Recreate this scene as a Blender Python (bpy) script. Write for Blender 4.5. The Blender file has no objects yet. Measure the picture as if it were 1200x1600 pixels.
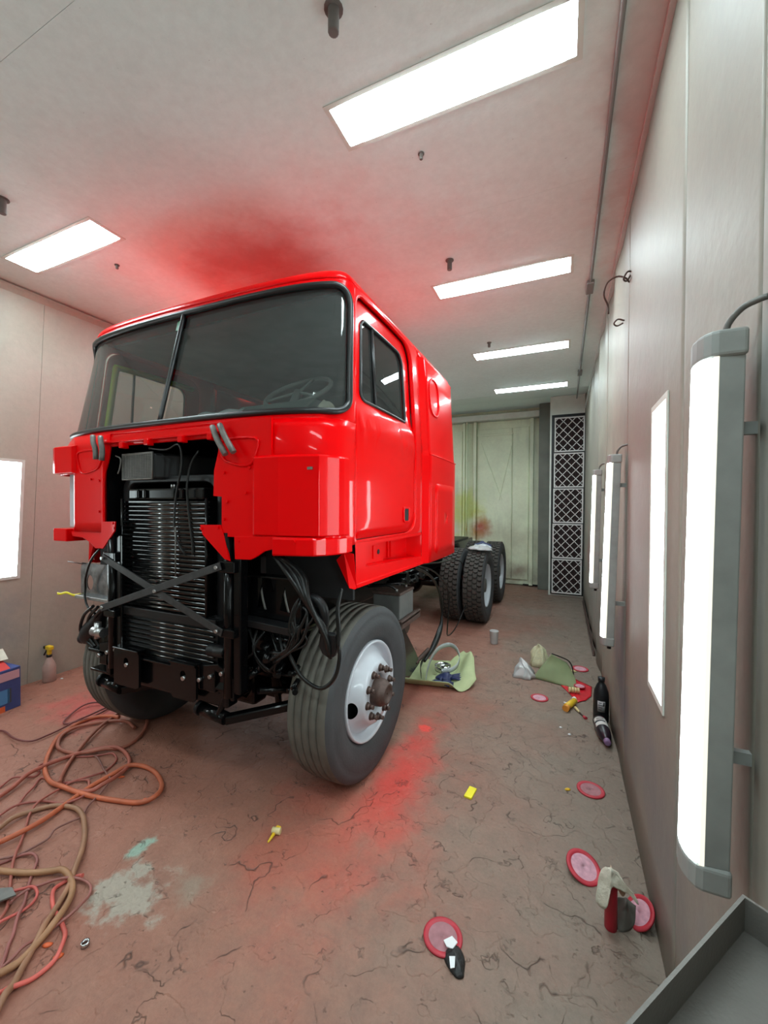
import bpy, bmesh, math, random
from math import sin, cos, pi, radians, sqrt, atan2, floor
from mathutils import Vector, Matrix, noise

# ------------------------------------------------------------------ camera, world, exposure
scene = bpy.context.scene
COL = scene.collection
cam_data = bpy.data.cameras.new('camera')
cam = bpy.data.objects.new('camera', cam_data)
COL.objects.link(cam)
cam_data.sensor_fit = 'VERTICAL'
cam_data.sensor_height = 24.0
cam_data.lens = 633.64 / 1600 * 24.0
cam_data.clip_start = 0.02
cam_data.clip_end = 100
def cam_matrix(yaw, pitch, roll, loc):
    yaw, pitch, roll = radians(yaw), radians(pitch), radians(roll)
    r = Vector((cos(yaw), sin(yaw), 0)); f = Vector((-sin(yaw), cos(yaw), 0)); u = Vector((0, 0, 1))
    f2 = f * cos(pitch) + u * sin(pitch); u2 = -f * sin(pitch) + u * cos(pitch)
    r3 = r * cos(roll) + u2 * sin(roll); u3 = -r * sin(roll) + u2 * cos(roll)
    m = Matrix((r3, u3, -f2)).transposed().to_4x4()
    m.translation = loc
    return m
cam.matrix_world = cam_matrix(23.907, -0.760, 0.319, Vector((0, 0, 1.6)))
scene.camera = cam

world = bpy.data.worlds.new('world'); scene.world = world
world.use_nodes = True
world.node_tree.nodes['Background'].inputs[0].default_value = (0.5, 0.52, 0.55, 1)
world.node_tree.nodes['Background'].inputs[1].default_value = 0.05
scene.view_settings.view_transform = 'Standard'
scene.view_settings.look = 'None'
scene.view_settings.gamma = 1.0
scene.view_settings.use_curve_mapping = False
scene.view_settings.exposure = 0.95
CEIL_LAMP = 17.0      # emission of the ceiling diffusers
WALL_LAMP = 13.0      # emission of the tube lamps on the walls
scene.cycles.max_bounces = 8
scene.cycles.diffuse_bounces = 5
scene.cycles.glossy_bounces = 5
scene.cycles.transparent_max_bounces = 12
scene.cycles.caustics_reflective = False
scene.cycles.caustics_refractive = False
scene.cycles.sample_clamp_indirect = 6.0

# ------------------------------------------------------------------ helpers
WL = {}   # world location of every object made here
class MB:
    def __init__(self): self.v = []; self.f = []; self.sm = []
    def add(self, vs, fs, smooth=False):
        o = len(self.v); self.v += [tuple(p) for p in vs]
        for q in fs: self.f.append(tuple(i + o for i in q)); self.sm.append(smooth)
        return self
    def box(self, c, s, rot=None):
        hx, hy, hz = s[0] / 2, s[1] / 2, s[2] / 2
        vs = [Vector((x, y, z)) for x in (-hx, hx) for y in (-hy, hy) for z in (-hz, hz)]
        if rot is not None: vs = [rot @ p for p in vs]
        c = Vector(c)
        return self.add([p + c for p in vs], [(0, 1, 3, 2), (4, 6, 7, 5), (0, 4, 5, 1), (2, 3, 7, 6), (0, 2, 6, 4), (1, 5, 7, 3)])
    def b(self, x0, x1, y0, y1, z0, z1):
        return self.box(((x0 + x1) / 2, (y0 + y1) / 2, (z0 + z1) / 2), (abs(x1 - x0), abs(y1 - y0), abs(z1 - z0)))
    def bar(self, p0, p1, w, h, up=(0, 0, 1)):
        p0, p1 = Vector(p0), Vector(p1); d = (p1 - p0); L = d.length; d.normalize()
        u = Vector(up); s = d.cross(u)
        if s.length < 1e-4: s = d.cross(Vector((1, 0, 0)))
        s.normalize(); u = s.cross(d)
        R = Matrix((s, d, u)).transposed()
        return self.box((p0 + p1) / 2, (w, L, h), R)
    def cyl(self, p0, p1, r0, r1=None, n=16, caps=True):
        r1 = r0 if r1 is None else r1
        p0, p1 = Vector(p0), Vector(p1); d = (p1 - p0).normalized()
        a = d.orthogonal().normalized(); b2 = d.cross(a)
        vs = []
        for p, r in ((p0, r0), (p1, r1)):
            for i in range(n):
                t = 2 * pi * i / n; vs.append(p + (a * cos(t) + b2 * sin(t)) * r)
        self.add(vs, [(i, (i + 1) % n, n + (i + 1) % n, n + i) for i in range(n)], True)
        if caps:
            self.add(vs[:n], [tuple(range(n - 1, -1, -1))]); self.add(vs[n:], [tuple(range(n))])
        return self
    def tube(self, pts, r, n=8, closed=False, sub=4, caps=True):
        pts = [Vector(p) for p in pts]
        P = catmull(pts, sub, closed) if sub > 1 else pts
        m = len(P); vs = []; prev = None
        for i, p in enumerate(P):
            if closed: t = P[(i + 1) % m] - P[i - 1]
            else: t = P[min(i + 1, m - 1)] - P[max(i - 1, 0)]
            if t.length < 1e-9: t = Vector((0, 0, 1))
            t.normalize()
            if prev is None: a = t.orthogonal().normalized()
            else:
                a = prev - t * prev.dot(t)
                if a.length < 1e-6: a = t.orthogonal()
                a.normalize()
            prev = a; b2 = t.cross(a)
            rr = r(i / (m - 1)) if callable(r) else r
            for k in range(n):
                q = 2 * pi * k / n; vs.append(p + (a * cos(q) + b2 * sin(q)) * rr)
        fs = []
        for i in range(m if closed else m - 1):
            j = (i + 1) % m
            for k in range(n): fs.append((i * n + k, i * n + (k + 1) % n, j * n + (k + 1) % n, j * n + k))
        self.add(vs, fs, True)
        if caps and not closed:
            self.add(vs[:n], [tuple(range(n - 1, -1, -1))]); self.add(vs[-n:], [tuple(range(n))])
        return self
    def lathe(self, prof, org=(0, 0, 0), axis='Z', n=32, smooth=True, skip=None, closed_ends=False):
        # prof: (radius, height along the axis)
        vs = []; org = Vector(org)
        for (r, h) in prof:
            for i in range(n):
                t = 2 * pi * i / n
                if axis == 'Z': p = Vector((r * cos(t), r * sin(t), h))
                elif axis == 'X': p = Vector((h, r * cos(t), r * sin(t)))
                else: p = Vector((r * cos(t), h, r * sin(t)))
                vs.append(org + p)
        fs = []
        for j in range(len(prof) - 1):
            for i in range(n):
                if skip and skip(j, i): continue
                fs.append((j * n + i, j * n + (i + 1) % n, (j + 1) * n + (i + 1) % n, (j + 1) * n + i))
        self.add(vs, fs, smooth)
        if closed_ends:
            self.add(vs[:n], [tuple(range(n - 1, -1, -1))]); self.add(vs[-n:], [tuple(range(n))])
        return self
    def grid(self, fn, nu, nv, smooth=True, wrap=False):
        vs = [fn(i / nu, j / nv) for j in range(nv + 1) for i in range(nu + 1)]
        fs = [(j * (nu + 1) + i, j * (nu + 1) + i + 1, (j + 1) * (nu + 1) + i + 1, (j + 1) * (nu + 1) + i) for j in range(nv) for i in range(nu)]
        return self.add(vs, fs, smooth)
    def ring(self, inner, outer, K, fn, smooth=True):
        # inner / outer: equally long closed 2-D loops, fn maps 2-D to 3-D
        n = len(inner); vs = []
        for k in range(K + 1):
            t = k / K
            for a, c in zip(inner, outer): vs.append(fn(a[0] + (c[0] - a[0]) * t, a[1] + (c[1] - a[1]) * t))
        fs = [(k * n + i, k * n + (i + 1) % n, (k + 1) * n + (i + 1) % n, (k + 1) * n + i) for k in range(K) for i in range(n)]
        return self.add(vs, fs, smooth)
    def prism(self, poly, ax, a, b2):
        # poly in the two other axes (in xyz order), extruded along ax from a to b2
        def mk(p, t):
            if ax == 'y': return (p[0], t, p[1])
            if ax == 'x': return (t, p[0], p[1])
            return (p[0], p[1], t)
        n = len(poly)
        vs = [mk(p, a) for p in poly] + [mk(p, b2) for p in poly]
        fs = [tuple(range(n)), tuple(range(2 * n - 1, n - 1, -1))] + [(i, n + i, n + (i + 1) % n, (i + 1) % n) for i in range(n)]
        return self.add(vs, fs)
    def mesh(self, name, org=(0, 0, 0), fix=True):
        me = bpy.data.meshes.new(name); o = Vector(org)
        me.from_pydata([tuple(Vector(p) - o) for p in self.v], [], self.f)
        me.polygons.foreach_set('use_smooth', self.sm)
        bm = bmesh.new(); bm.from_mesh(me)
        bmesh.ops.remove_doubles(bm, verts=bm.verts, dist=1e-5)
        if fix: bmesh.ops.recalc_face_normals(bm, faces=bm.faces)
        bm.to_mesh(me); bm.free(); me.update()
        return me
    def build(self, name, mat, parent=None, org=None, bevel=0, solid=0, sub=0, outward=None, seg=2, sharp=True):
        if org is None: org = WL[parent] if parent is not None else Vector((0, 0, 0))
        me = self.mesh(name, org, fix=outward is None)
        if outward is not None:
            oc = Vector(outward) - Vector(org); s = 0
            for p in me.polygons: s += p.normal.dot(p.center - oc) * p.area
            if s < 0: me.flip_normals()
        me.materials.append(mat)
        ob = bpy.data.objects.new(name, me); COL.objects.link(ob)
        if parent is not None:
            ob.parent = parent; ob.location = Vector(org) - WL[parent]
        else: ob.location = org
        WL[ob] = Vector(org)
        if solid:
            m = ob.modifiers.new('solid', 'SOLIDIFY'); m.thickness = abs(solid); m.offset = -1 if solid > 0 else 1
        if bevel:
            m = ob.modifiers.new('bevel', 'BEVEL'); m.width = bevel; m.segments = seg; m.limit_method = 'ANGLE'; m.angle_limit = radians(40)
            m.harden_normals = False
        if sub:
            m = ob.modifiers.new('sub', 'SUBSURF'); m.levels = sub; m.render_levels = sub
        return ob

def catmull(P, sub, closed=False):
    out = []; n = len(P)
    rng = range(n) if closed else range(n - 1)
    for i in rng:
        p1, p2 = P[i], P[(i + 1) % n]
        p0 = P[i - 1] if (closed or i > 0) else p1 * 2 - p2
        p3 = P[(i + 2) % n] if (closed or i + 2 < n) else p2 * 2 - p1
        for k in range(sub):
            t = k / sub
            out.append(0.5 * ((2 * p1) + (p2 - p0) * t + (2 * p0 - 5 * p1 + 4 * p2 - p3) * t * t + (-p0 + 3 * p1 - 3 * p2 + p3) * t ** 3))
    if not closed: out.append(P[-1].copy())
    return out
def empty(name, loc, label, cat, group=None):
    o = bpy.data.objects.new(name, None); COL.objects.link(o); o.location = loc
    o.empty_display_size = 0.1; WL[o] = Vector(loc)
    return tag(o, label, cat, group)
def tag(o, label=None, cat=None, group=None, kind=None):
    if label: o['label'] = label
    if cat: o['category'] = cat
    if group: o['group'] = group
    if kind: o['kind'] = kind
    return o
def copy_tree(o, loc, parent=None):
    c = o.copy(); COL.objects.link(c); c.parent = parent; c.location = loc
    for ch in list(o.children):
        d = ch.copy(); COL.objects.link(d); d.parent = c
        for g in list(ch.children):
            e = g.copy(); COL.objects.link(e); e.parent = d
    return c
def rrect(x0, x1, y0, y1, r, n=8):
    # closed loop of a rounded rectangle; r is one radius or four (bl, br, tr, tl)
    rs = r if isinstance(r, (tuple, list)) else (r,) * 4
    out = []
    for (cx, cy, a0, rr) in ((x0, y0, 180, rs[0]), (x1, y0, 270, rs[1]), (x1, y1, 0, rs[2]), (x0, y1, 90, rs[3])):
        sx = 1 if cx == x0 else -1; sy = 1 if cy == y0 else -1
        for k in range(n + 1):
            a = radians(a0 + 90 * k / n)
            out.append((cx + sx * rr + rr * cos(a), cy + sy * rr + rr * sin(a)))
    return out
def dense(loop, m):
    # put m extra points on the long straight stretches of a closed loop
    out = []; n = len(loop)
    for i in range(n):
        a, c = loop[i], loop[(i + 1) % n]; out.append(a)
        if math.dist(a, c) > 0.08:
            k = m
            for j in range(1, k): out.append((a[0] + (c[0] - a[0]) * j / k, a[1] + (c[1] - a[1]) * j / k))
    return out
def to_rect(loop, x0, x1, y0, y1):
    # project every point of a loop to the rectangle round it; corner points go to the rectangle's corners
    cx, cy = (min(p[0] for p in loop) + max(p[0] for p in loop)) / 2, (min(p[1] for p in loop) + max(p[1] for p in loop)) / 2
    lx = (max(p[0] for p in loop) - min(p[0] for p in loop)) / 2; ly = (max(p[1] for p in loop) - min(p[1] for p in loop)) / 2
    out = []
    for p in loop:
        a, c = (p[0] - cx) / lx, (p[1] - cy) / ly; m = max(abs(a), abs(c)); a /= m; c /= m
        out.append(((x0 + x1) / 2 + a * (x1 - x0) / 2, (y0 + y1) / 2 + c * (y1 - y0) / 2))
    return out

# ------------------------------------------------------------------ materials
def lin(r, g, b):
    f = lambda c: (c / 255 / 12.92) if c / 255 <= 0.04045 else ((c / 255 + 0.055) / 1.055) ** 2.4
    return (f(r), f(g), f(b), 1)
def mat(name, col, rough=0.5, metal=0.0, coat=0.0, bump=0.0, bscale=60, var=0.0, vscale=8, spec=0.5, emit=None, trans=0, alpha=1):
    m = bpy.data.materials.new(name); m.use_nodes = True
    nt = m.node_tree; p = nt.nodes['Principled BSDF']
    c = col if len(col) == 4 else (*col, 1)
    p.inputs['Base Color'].default_value = c; p.inputs['Roughness'].default_value = rough
    p.inputs['Metallic'].default_value = metal; p.inputs['Coat Weight'].default_value = coat
    p.inputs['Coat Roughness'].default_value = 0.04; p.inputs['Specular IOR Level'].default_value = spec
    p.inputs['Transmission Weight'].default_value = trans; p.inputs['Alpha'].default_value = alpha
    if emit:
        p.inputs['Emission Color'].default_value = (*emit[0], 1); p.inputs['Emission Strength'].default_value = emit[1]
    tc = nt.nodes.new('ShaderNodeTexCoord')
    if var:
        nz = nt.nodes.new('ShaderNodeTexNoise'); nz.inputs['Scale'].default_value = vscale; nz.inputs['Detail'].default_value = 6
        nt.links.new(tc.outputs['Object'], nz.inputs['Vector'])
        hs = nt.nodes.new('ShaderNodeMapRange'); hs.inputs[1].default_value = 0.3; hs.inputs[2].default_value = 0.7
        hs.inputs[3].default_value = 1 - var; hs.inputs[4].default_value = 1 + var
        nt.links.new(nz.outputs[0], hs.inputs[0])
        mx = nt.nodes.new('ShaderNodeVectorMath'); mx.operation = 'SCALE'; mx.inputs[0].default_value = c[:3]
        nt.links.new(hs.outputs[0], mx.inputs['Scale']); nt.links.new(mx.outputs[0], p.inputs['Base Color'])
    if bump:
        nz = nt.nodes.new('ShaderNodeTexNoise'); nz.inputs['Scale'].default_value = bscale; nz.inputs['Detail'].default_value = 4
        nt.links.new(tc.outputs['Object'], nz.inputs['Vector'])
        bp = nt.nodes.new('ShaderNodeBump'); bp.inputs['Strength'].default_value = bump; bp.inputs['Distance'].default_value = 0.01
        nt.links.new(nz.outputs[0], bp.inputs['Height']); nt.links.new(bp.outputs[0], p.inputs['Normal'])
    return m
class NT:
    # small wrapper to write node chains for the large surfaces
    def __init__(self, name, rough=0.7):
        self.m = bpy.data.materials.new(name); self.m.use_nodes = True
        self.nt = self.m.node_tree; self.p = self.nt.nodes['Principled BSDF']; self.p.inputs['Roughness'].default_value = rough
        g = self.nt.nodes.new('ShaderNodeNewGeometry'); self.pos = g.outputs['Position']
    def link(self, a, b): self.nt.links.new(a, b)
    def noise(self, scale, detail=6, rough=0.6, vec=None, sc3=None, dist=0):
        v = vec or self.pos
        if sc3:
            q = self.nt.nodes.new('ShaderNodeVectorMath'); q.operation = 'MULTIPLY'; q.inputs[1].default_value = sc3; self.link(v, q.inputs[0]); v = q.outputs[0]
        n = self.nt.nodes.new('ShaderNodeTexNoise'); n.inputs['Scale'].default_value = scale; n.inputs['Detail'].default_value = detail
        n.inputs['Roughness'].default_value = rough; n.inputs['Distortion'].default_value = dist; self.link(v, n.inputs['Vector']); return n.outputs[0]
    def rng(self, x, a, b, c=0.0, d=1.0, smooth=False):
        n = self.nt.nodes.new('ShaderNodeMapRange'); n.inputs[1].default_value = a; n.inputs[2].default_value = b; n.inputs[3].default_value = c; n.inputs[4].default_value = d
        if smooth: n.interpolation_type = 'SMOOTHSTEP'
        self.link(x, n.inputs[0]); return n.outputs[0]
    def mix(self, f, a, b):
        n = self.nt.nodes.new('ShaderNodeMix'); n.data_type = 'RGBA'
        if isinstance(f, (int, float)): n.inputs[0].default_value = f
        else: self.link(f, n.inputs[0])
        for k, c in ((6, a), (7, b)):
            if isinstance(c, (tuple, list)): n.inputs[k].default_value = c if len(c) == 4 else (*c, 1)
            else: self.link(c, n.inputs[k])
        return n.outputs[2]
    def math(self, op, a, b=None):
        n = self.nt.nodes.new('ShaderNodeMath'); n.operation = op
        for k, c in ((0, a), (1, b)):
            if c is None: continue
            if isinstance(c, (int, float)): n.inputs[k].default_value = c
            else: self.link(c, n.inputs[k])
        return n.outputs[0]
    def blob(self, centre, radii, rag=0.35, nscale=3.0):
        # a soft irregular patch round a point, 1 in the middle and 0 outside
        s = self.nt.nodes.new('ShaderNodeVectorMath'); s.operation = 'SUBTRACT'; s.inputs[1].default_value = centre; self.link(self.pos, s.inputs[0])
        d = self.nt.nodes.new('ShaderNodeVectorMath'); d.operation = 'DIVIDE'; d.inputs[1].default_value = radii; self.link(s.outputs[0], d.inputs[0])
        l = self.nt.nodes.new('ShaderNodeVectorMath'); l.operation = 'LENGTH'; self.link(d.outputs[0], l.inputs[0])
        n = self.rng(self.noise(nscale, 5), 0.3, 0.7, -rag, rag)
        return self.rng(self.math('ADD', l.outputs['Value'], n), 1.0, 0.0, 0, 1, True)
    def bump(self, h, strength=0.3, dist=0.02, base=None):
        b = self.nt.nodes.new('ShaderNodeBump'); b.inputs['Strength'].default_value = strength; b.inputs['Distance'].default_value = dist
        self.link(h, b.inputs['Height'])
        if base is not None: self.link(base, b.inputs['Normal'])
        return b.outputs[0]
    def out(self, col, normal=None, rough=None):
        self.link(col, self.p.inputs['Base Color'])
        if normal is not None: self.link(normal, self.p.inputs['Normal'])
        if rough is not None: self.link(rough, self.p.inputs['Roughness'])
        return self.m
    def scale(self, col, f):
        n = self.nt.nodes.new('ShaderNodeVectorMath'); n.operation = 'SCALE'; self.link(col, n.inputs[0])
        if isinstance(f, (int, float)): n.inputs['Scale'].default_value = f
        else: self.link(f, n.inputs['Scale'])
        return n.outputs[0]

M = {}
M['red'] = mat('red_gloss_paint', (0.78, 0.0004, 0.002), 0.28, coat=0.2, spec=0.05)
M['black'] = mat('black_gloss_paint', (0.003, 0.003, 0.0035), 0.2, coat=0.22, spec=0.15)
M['blackmat'] = mat('black_satin', (0.007, 0.007, 0.008), 0.45, spec=0.35)
M['void'] = mat('dark_cavity', (0.008, 0.008, 0.009), 0.8)
M['rubber'] = mat('tyre_rubber', lin(62, 62, 64), 0.72, bump=0.15, bscale=90, var=0.12)
M['tread'] = mat('dusty_tread_rubber', lin(92, 89, 82), 0.85, bump=0.2, bscale=70, var=0.18, vscale=10)
M['gasket'] = mat('black_gasket_rubber', (0.012, 0.012, 0.013), 0.35)
M['rimwhite'] = mat('white_wheel_paint', lin(192, 195, 202), 0.35, coat=0.3, var=0.05)
M['rust'] = mat('rusty_brown_steel', lin(84, 66, 60), 0.55, metal=0.3, var=0.3, vscale=40)
M['steel'] = mat('bare_steel', (0.42, 0.42, 0.42), 0.3, metal=0.9, var=0.2, vscale=25)
M['dullsteel'] = mat('dull_grey_steel', lin(112, 110, 106), 0.5, metal=0.4, var=0.2, vscale=25)
M['chrome'] = mat('polished_alloy', (0.6, 0.6, 0.61), 0.18, metal=1.0)
M['interior'] = mat('grey_cab_vinyl', lin(140, 144, 142), 0.7, var=0.15, vscale=5)
M['dash'] = mat('grey_green_dash', lin(104, 116, 112), 0.55)
M['yellow_trim'] = mat('yellow_green_primer', lin(196, 200, 60), 0.6)
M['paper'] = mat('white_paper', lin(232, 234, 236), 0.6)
M['cloth'] = mat('cream_cloth', lin(206, 200, 184), 0.9, bump=0.3, bscale=120, var=0.1)
M['battery'] = mat('grey_battery_case', lin(92, 92, 90), 0.55, var=0.12, vscale=18)
M['hose_black'] = mat('black_hose', (0.006, 0.006, 0.006), 0.35, spec=0.4)
M['nub'] = mat('dusty_grey_pipe', lin(112, 104, 100), 0.75, var=0.15, vscale=20)
M['galv'] = mat('grey_conduit', lin(138, 136, 134), 0.55, metal=0.2)
M['lampgrey'] = mat('grey_lamp_housing', lin(150, 153, 150), 0.5, var=0.12, vscale=14)
M['framewhite'] = mat('white_trim', lin(216, 220, 212), 0.6, var=0.06)
def glass(name, tint, body, refl=0.08):
    m = bpy.data.materials.new(name); m.use_nodes = True; nt = m.node_tree
    for n in list(nt.nodes):
        if n.type != 'OUTPUT_MATERIAL': nt.nodes.remove(n)
    out = [n for n in nt.nodes][0]
    tr = nt.nodes.new('ShaderNodeBsdfTransparent'); tr.inputs[0].default_value = (*tint, 1)
    di = nt.nodes.new('ShaderNodeBsdfDiffuse'); di.inputs[0].default_value = (*body, 1)
    gl = nt.nodes.new('ShaderNodeBsdfGlossy'); gl.inputs['Roughness'].default_value = 0.02
    fr = nt.nodes.new('ShaderNodeFresnel'); fr.inputs[0].default_value = 1.5
    a = nt.nodes.new('ShaderNodeMixShader'); a.inputs[0].default_value = refl
    nt.links.new(tr.outputs[0], a.inputs[1]); nt.links.new(di.outputs[0], a.inputs[2])
    b = nt.nodes.new('ShaderNodeMixShader'); nt.links.new(fr.outputs[0], b.inputs[0])
    nt.links.new(a.outputs[0], b.inputs[1]); nt.links.new(gl.outputs[0], b.inputs[2])
    nt.links.new(b.outputs[0], out.inputs[0]); return m
M['glass'] = glass('dusty_windshield_glass', (0.74, 0.79, 0.77), (0.40, 0.43, 0.42), 0.085)
M['sideglass'] = glass('grey_side_glass', (0.42, 0.46, 0.45), (0.40, 0.43, 0.42), 0.06)
M['clear'] = glass('thin_clear_plastic', (0.90, 0.92, 0.92), (0.9, 0.9, 0.9), 0.5)
M['ceil_emit'] = mat('glowing_ceiling_diffuser', (0.8, 0.8, 0.8), 0.4, emit=((0.81, 1.0, 1.03), CEIL_LAMP))
M['wall_emit'] = mat('glowing_tube_diffuser', (0.8, 0.8, 0.8), 0.4, emit=((0.84, 1.0, 1.0), WALL_LAMP * 0.85))
M['panel_emit'] = mat('glowing_wall_panel', (0.8, 0.8, 0.8), 0.4, emit=((0.84, 1.0, 1.02), WALL_LAMP * 0.45))
M['tube_side'] = mat('milky_lamp_side', lin(196, 192, 170), 0.4, emit=((1.0, 0.95, 0.8), 0.5))

def floor_material():
    t = NT('worn_painted_concrete_floor', 0.7)
    n1 = t.noise(1.4, 7); n2 = t.noise(9, 8, 0.7); n3 = t.noise(60, 5, 0.7)
    c = t.mix(t.rng(n1, 0.35, 0.65), lin(144, 102, 86), lin(160, 120, 102))
    c = t.mix(t.rng(n2, 0.35, 0.7), c, lin(128, 98, 86))
    sep = t.nt.nodes.new('ShaderNodeSeparateXYZ'); t.link(t.pos, sep.inputs[0])
    # redder paint on the left, barer greyer concrete along the right side and at the far end
    gx = t.math('ADD', sep.outputs[0], t.rng(n1, 0.3, 0.7, -0.45, 0.45))
    c = t.mix(t.rng(t.math('ADD', gx, t.math('MULTIPLY', sep.outputs[1], -0.1)), -0.9, -1.9, 0.0, 0.55), c, lin(170, 104, 84))
    c = t.mix(t.rng(gx, -0.85, 0.15, 0, 0.85), c, lin(124, 114, 102))
    c = t.mix(t.rng(sep.outputs[1], 3.4, 6.5, 0, 0.4), c, lin(112, 96, 90))
    # paint overspray and a bare grey patch
    for ctr, rad, k, col, rag, ns in (((-0.86, 2.22, 0), (0.26, 0.95, 1), 0.85, lin(214, 62, 54), 0.25, 5), ((-0.905, 2.78, 0), (0.075, 0.06, 1), 1.8, lin(240, 76, 66), 0.3, 14),
                             ((-1.0, 1.75, 0), (0.60, 0.80, 1), 0.5, lin(186, 84, 66), 0.5, 3), ((-1.1, 3.4, 0), (0.5, 0.6, 1), 0.3, lin(170, 66, 56), 0.4, 3),
                             ((-3.45, 1.95, 0), (0.50, 0.36, 1), 0.75, lin(196, 76, 74), 0.4, 4), ((-1.62, 1.10, 0), (0.17, 0.15, 1), 2.2, lin(168, 158, 144), 0.6, 9),
                             ((-1.80, 1.25, 0), (0.055, 0.10, 1), 2.0, lin(150, 176, 160), 0.5, 9), ((-1.42, 1.22, 0), (0.10, 0.10, 1), 0.9, lin(150, 128, 112), 0.6, 9)):
        f = t.blob(ctr, rad, rag, ns); f = t.math('MULTIPLY', f, k); f = t.math('MINIMUM', f, 0.9)
        c = t.mix(f, c, col)
    # flaking layers: curved broken edges, short pits
    def edges(scale, width, level, gs, lo, dist=0.5):
        n = t.noise(scale, 4, 0.5, dist=dist)
        e = t.rng(t.math('ABSOLUTE', t.math('SUBTRACT', n, level)), 0.0, width, 1, 0)
        return t.math('MULTIPLY', e, t.rng(t.noise(gs, 3), lo, lo + 0.06, 0, 1)), t.rng(n, level - 0.012, level + 0.012, 0, 1)
    e1, s1 = edges(2.3, 0.006, 0.50, 4.5, 0.53, 0.15); e2, s2 = edges(6.0, 0.011, 0.47, 7.0, 0.56, 0.2); e3, s3 = edges(14.0, 0.03, 0.5, 8.0, 0.60, 0.2)
    cr = t.math('MAXIMUM', e1, t.math('MAXIMUM', t.math('MULTIPLY', e2, 0.8), t.math('MULTIPLY', e3, 0.6)))
    pits = t.rng(t.noise(26, 4, 0.5, sc3=(1.0, 1.5, 1.0)), 0.67, 0.73, 0, 0.5)
    c = t.mix(t.math('MULTIPLY', cr, 0.75), c, lin(66, 50, 45))
    c = t.mix(pits, c, lin(88, 66, 58))
    c = t.mix(t.rng(t.noise(90, 2), 0.76, 0.80, 0, 0.6), c, lin(206, 184, 166))
    c = t.scale(c, t.rng(n3, 0.3, 0.7, 0.9, 1.08))
    h = t.math('ADD', t.math('MULTIPLY', n2, 0.6), t.math('MULTIPLY', n3, 0.14))
    h = t.math('ADD', h, t.math('MULTIPLY', t.math('ADD', s1, s2), 0.22))
    h = t.math('SUBTRACT', h, t.math('ADD', t.math('MULTIPLY', cr, 0.6), t.math('MULTIPLY', pits, 0.5)))
    return t.out(c, t.bump(h, 0.6, 0.02), t.rng(n2, 0.3, 0.7, 0.45, 0.75))
def wall_material(name, base, alt, stains, streak=0.5, seam=None):
    t = NT(name, 0.55)
    n1 = t.noise(1.1, 6); n2 = t.noise(24, 6, 0.7)
    st = t.noise(3.0, 6, 0.6, sc3=(1.0, 1.0, 0.16))
    c = t.mix(t.rng(n1, 0.35, 0.65), base, alt)
    c = t.mix(t.rng(st, 0.52, 0.75, 0, streak), c, lin(134, 130, 128))
    for ctr, rad, k, col in stains:
        f = t.math('MULTIPLY', t.blob(ctr, rad, 0.4, 2.5), k); c = t.mix(f, c, col)
    c = t.mix(t.rng(t.noise(55, 3), 0.72, 0.76, 0, 0.35), c, lin(90, 84, 80))
    c = t.scale(c, t.rng(n2, 0.3, 0.7, 0.95, 1.04))
    return t.out(c, t.bump(t.math('ADD', t.math('MULTIPLY', n1, 3.0), t.math('MULTIPLY', n2, 0.12)), 0.25, 0.02))
PINK = lin(206, 150, 148); GREY = lin(120, 120, 124); DARK = lin(78, 80, 88)
M['floor'] = floor_material()
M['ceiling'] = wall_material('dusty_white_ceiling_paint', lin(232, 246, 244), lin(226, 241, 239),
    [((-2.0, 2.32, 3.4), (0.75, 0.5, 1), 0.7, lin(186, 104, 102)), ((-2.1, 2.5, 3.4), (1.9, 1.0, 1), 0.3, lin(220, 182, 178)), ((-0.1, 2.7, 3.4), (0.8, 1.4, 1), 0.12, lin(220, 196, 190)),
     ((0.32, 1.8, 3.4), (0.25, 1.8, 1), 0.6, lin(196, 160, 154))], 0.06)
M['wall_right'] = wall_material('stained_white_wall_paint', lin(152, 146, 134), lin(142, 137, 127),
    [((0.33, 2.4, 1.6), (1, 0.75, 1.1), 0.6, lin(154, 136, 130)), ((0.33, 2.9, 0.55), (1, 0.45, 0.5), 0.8, lin(92, 96, 110)), ((0.33, 1.9, 0.45), (1, 0.9, 0.5), 0.6, lin(122, 126, 130)),
     ((0.33, 5.4, 0.9), (1, 1.6, 1.2), 0.55, lin(132, 138, 138)), ((0.33, 4.0, 2.4), (1, 1.4, 1.1), 0.4, lin(188, 192, 172)), ((0.33, 6.6, 0.9), (1, 0.5, 0.6), 0.5, lin(150, 84, 84))], 0.4)
M['wall_left'] = wall_material('stained_left_wall_paint', lin(182, 178, 164), lin(175, 168, 154),
    [((-4.15, 2.2, 2.3), (1, 0.8, 0.9), 0.35, lin(194, 172, 162)), ((-4.3, 1.6, 0.6), (1, 0.45, 0.5), 0.7, lin(136, 142, 150)), ((-4.3, 2.6, 0.7), (1, 0.8, 0.6), 0.5, lin(162, 162, 150)),
     ((-4.2, 2.1, 1.35), (1, 0.4, 0.5), 0.4, lin(190, 170, 162))], 0.3)
M['wall_back'] = wall_material('grimy_green_grey_wall_paint', lin(232, 238, 210), lin(208, 214, 188),
    [((-1.64, 8.8, 1.2), (0.34, 1, 0.34), 1.1, lin(170, 50, 54)), ((-2.0, 8.8, 1.5), (0.75, 1, 0.7), 0.7, lin(196, 204, 90)), ((-1.0, 8.8, 0.9), (0.7, 1, 0.7), 0.45, lin(156, 150, 126)),
     ((-0.9, 8.8, 0.25), (0.8, 1, 0.3), 0.75, lin(120, 88, 78)), ((-1.2, 8.8, 1.7), (0.35, 1, 0.3), 0.4, lin(222, 222, 204))], 0.45)

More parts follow.
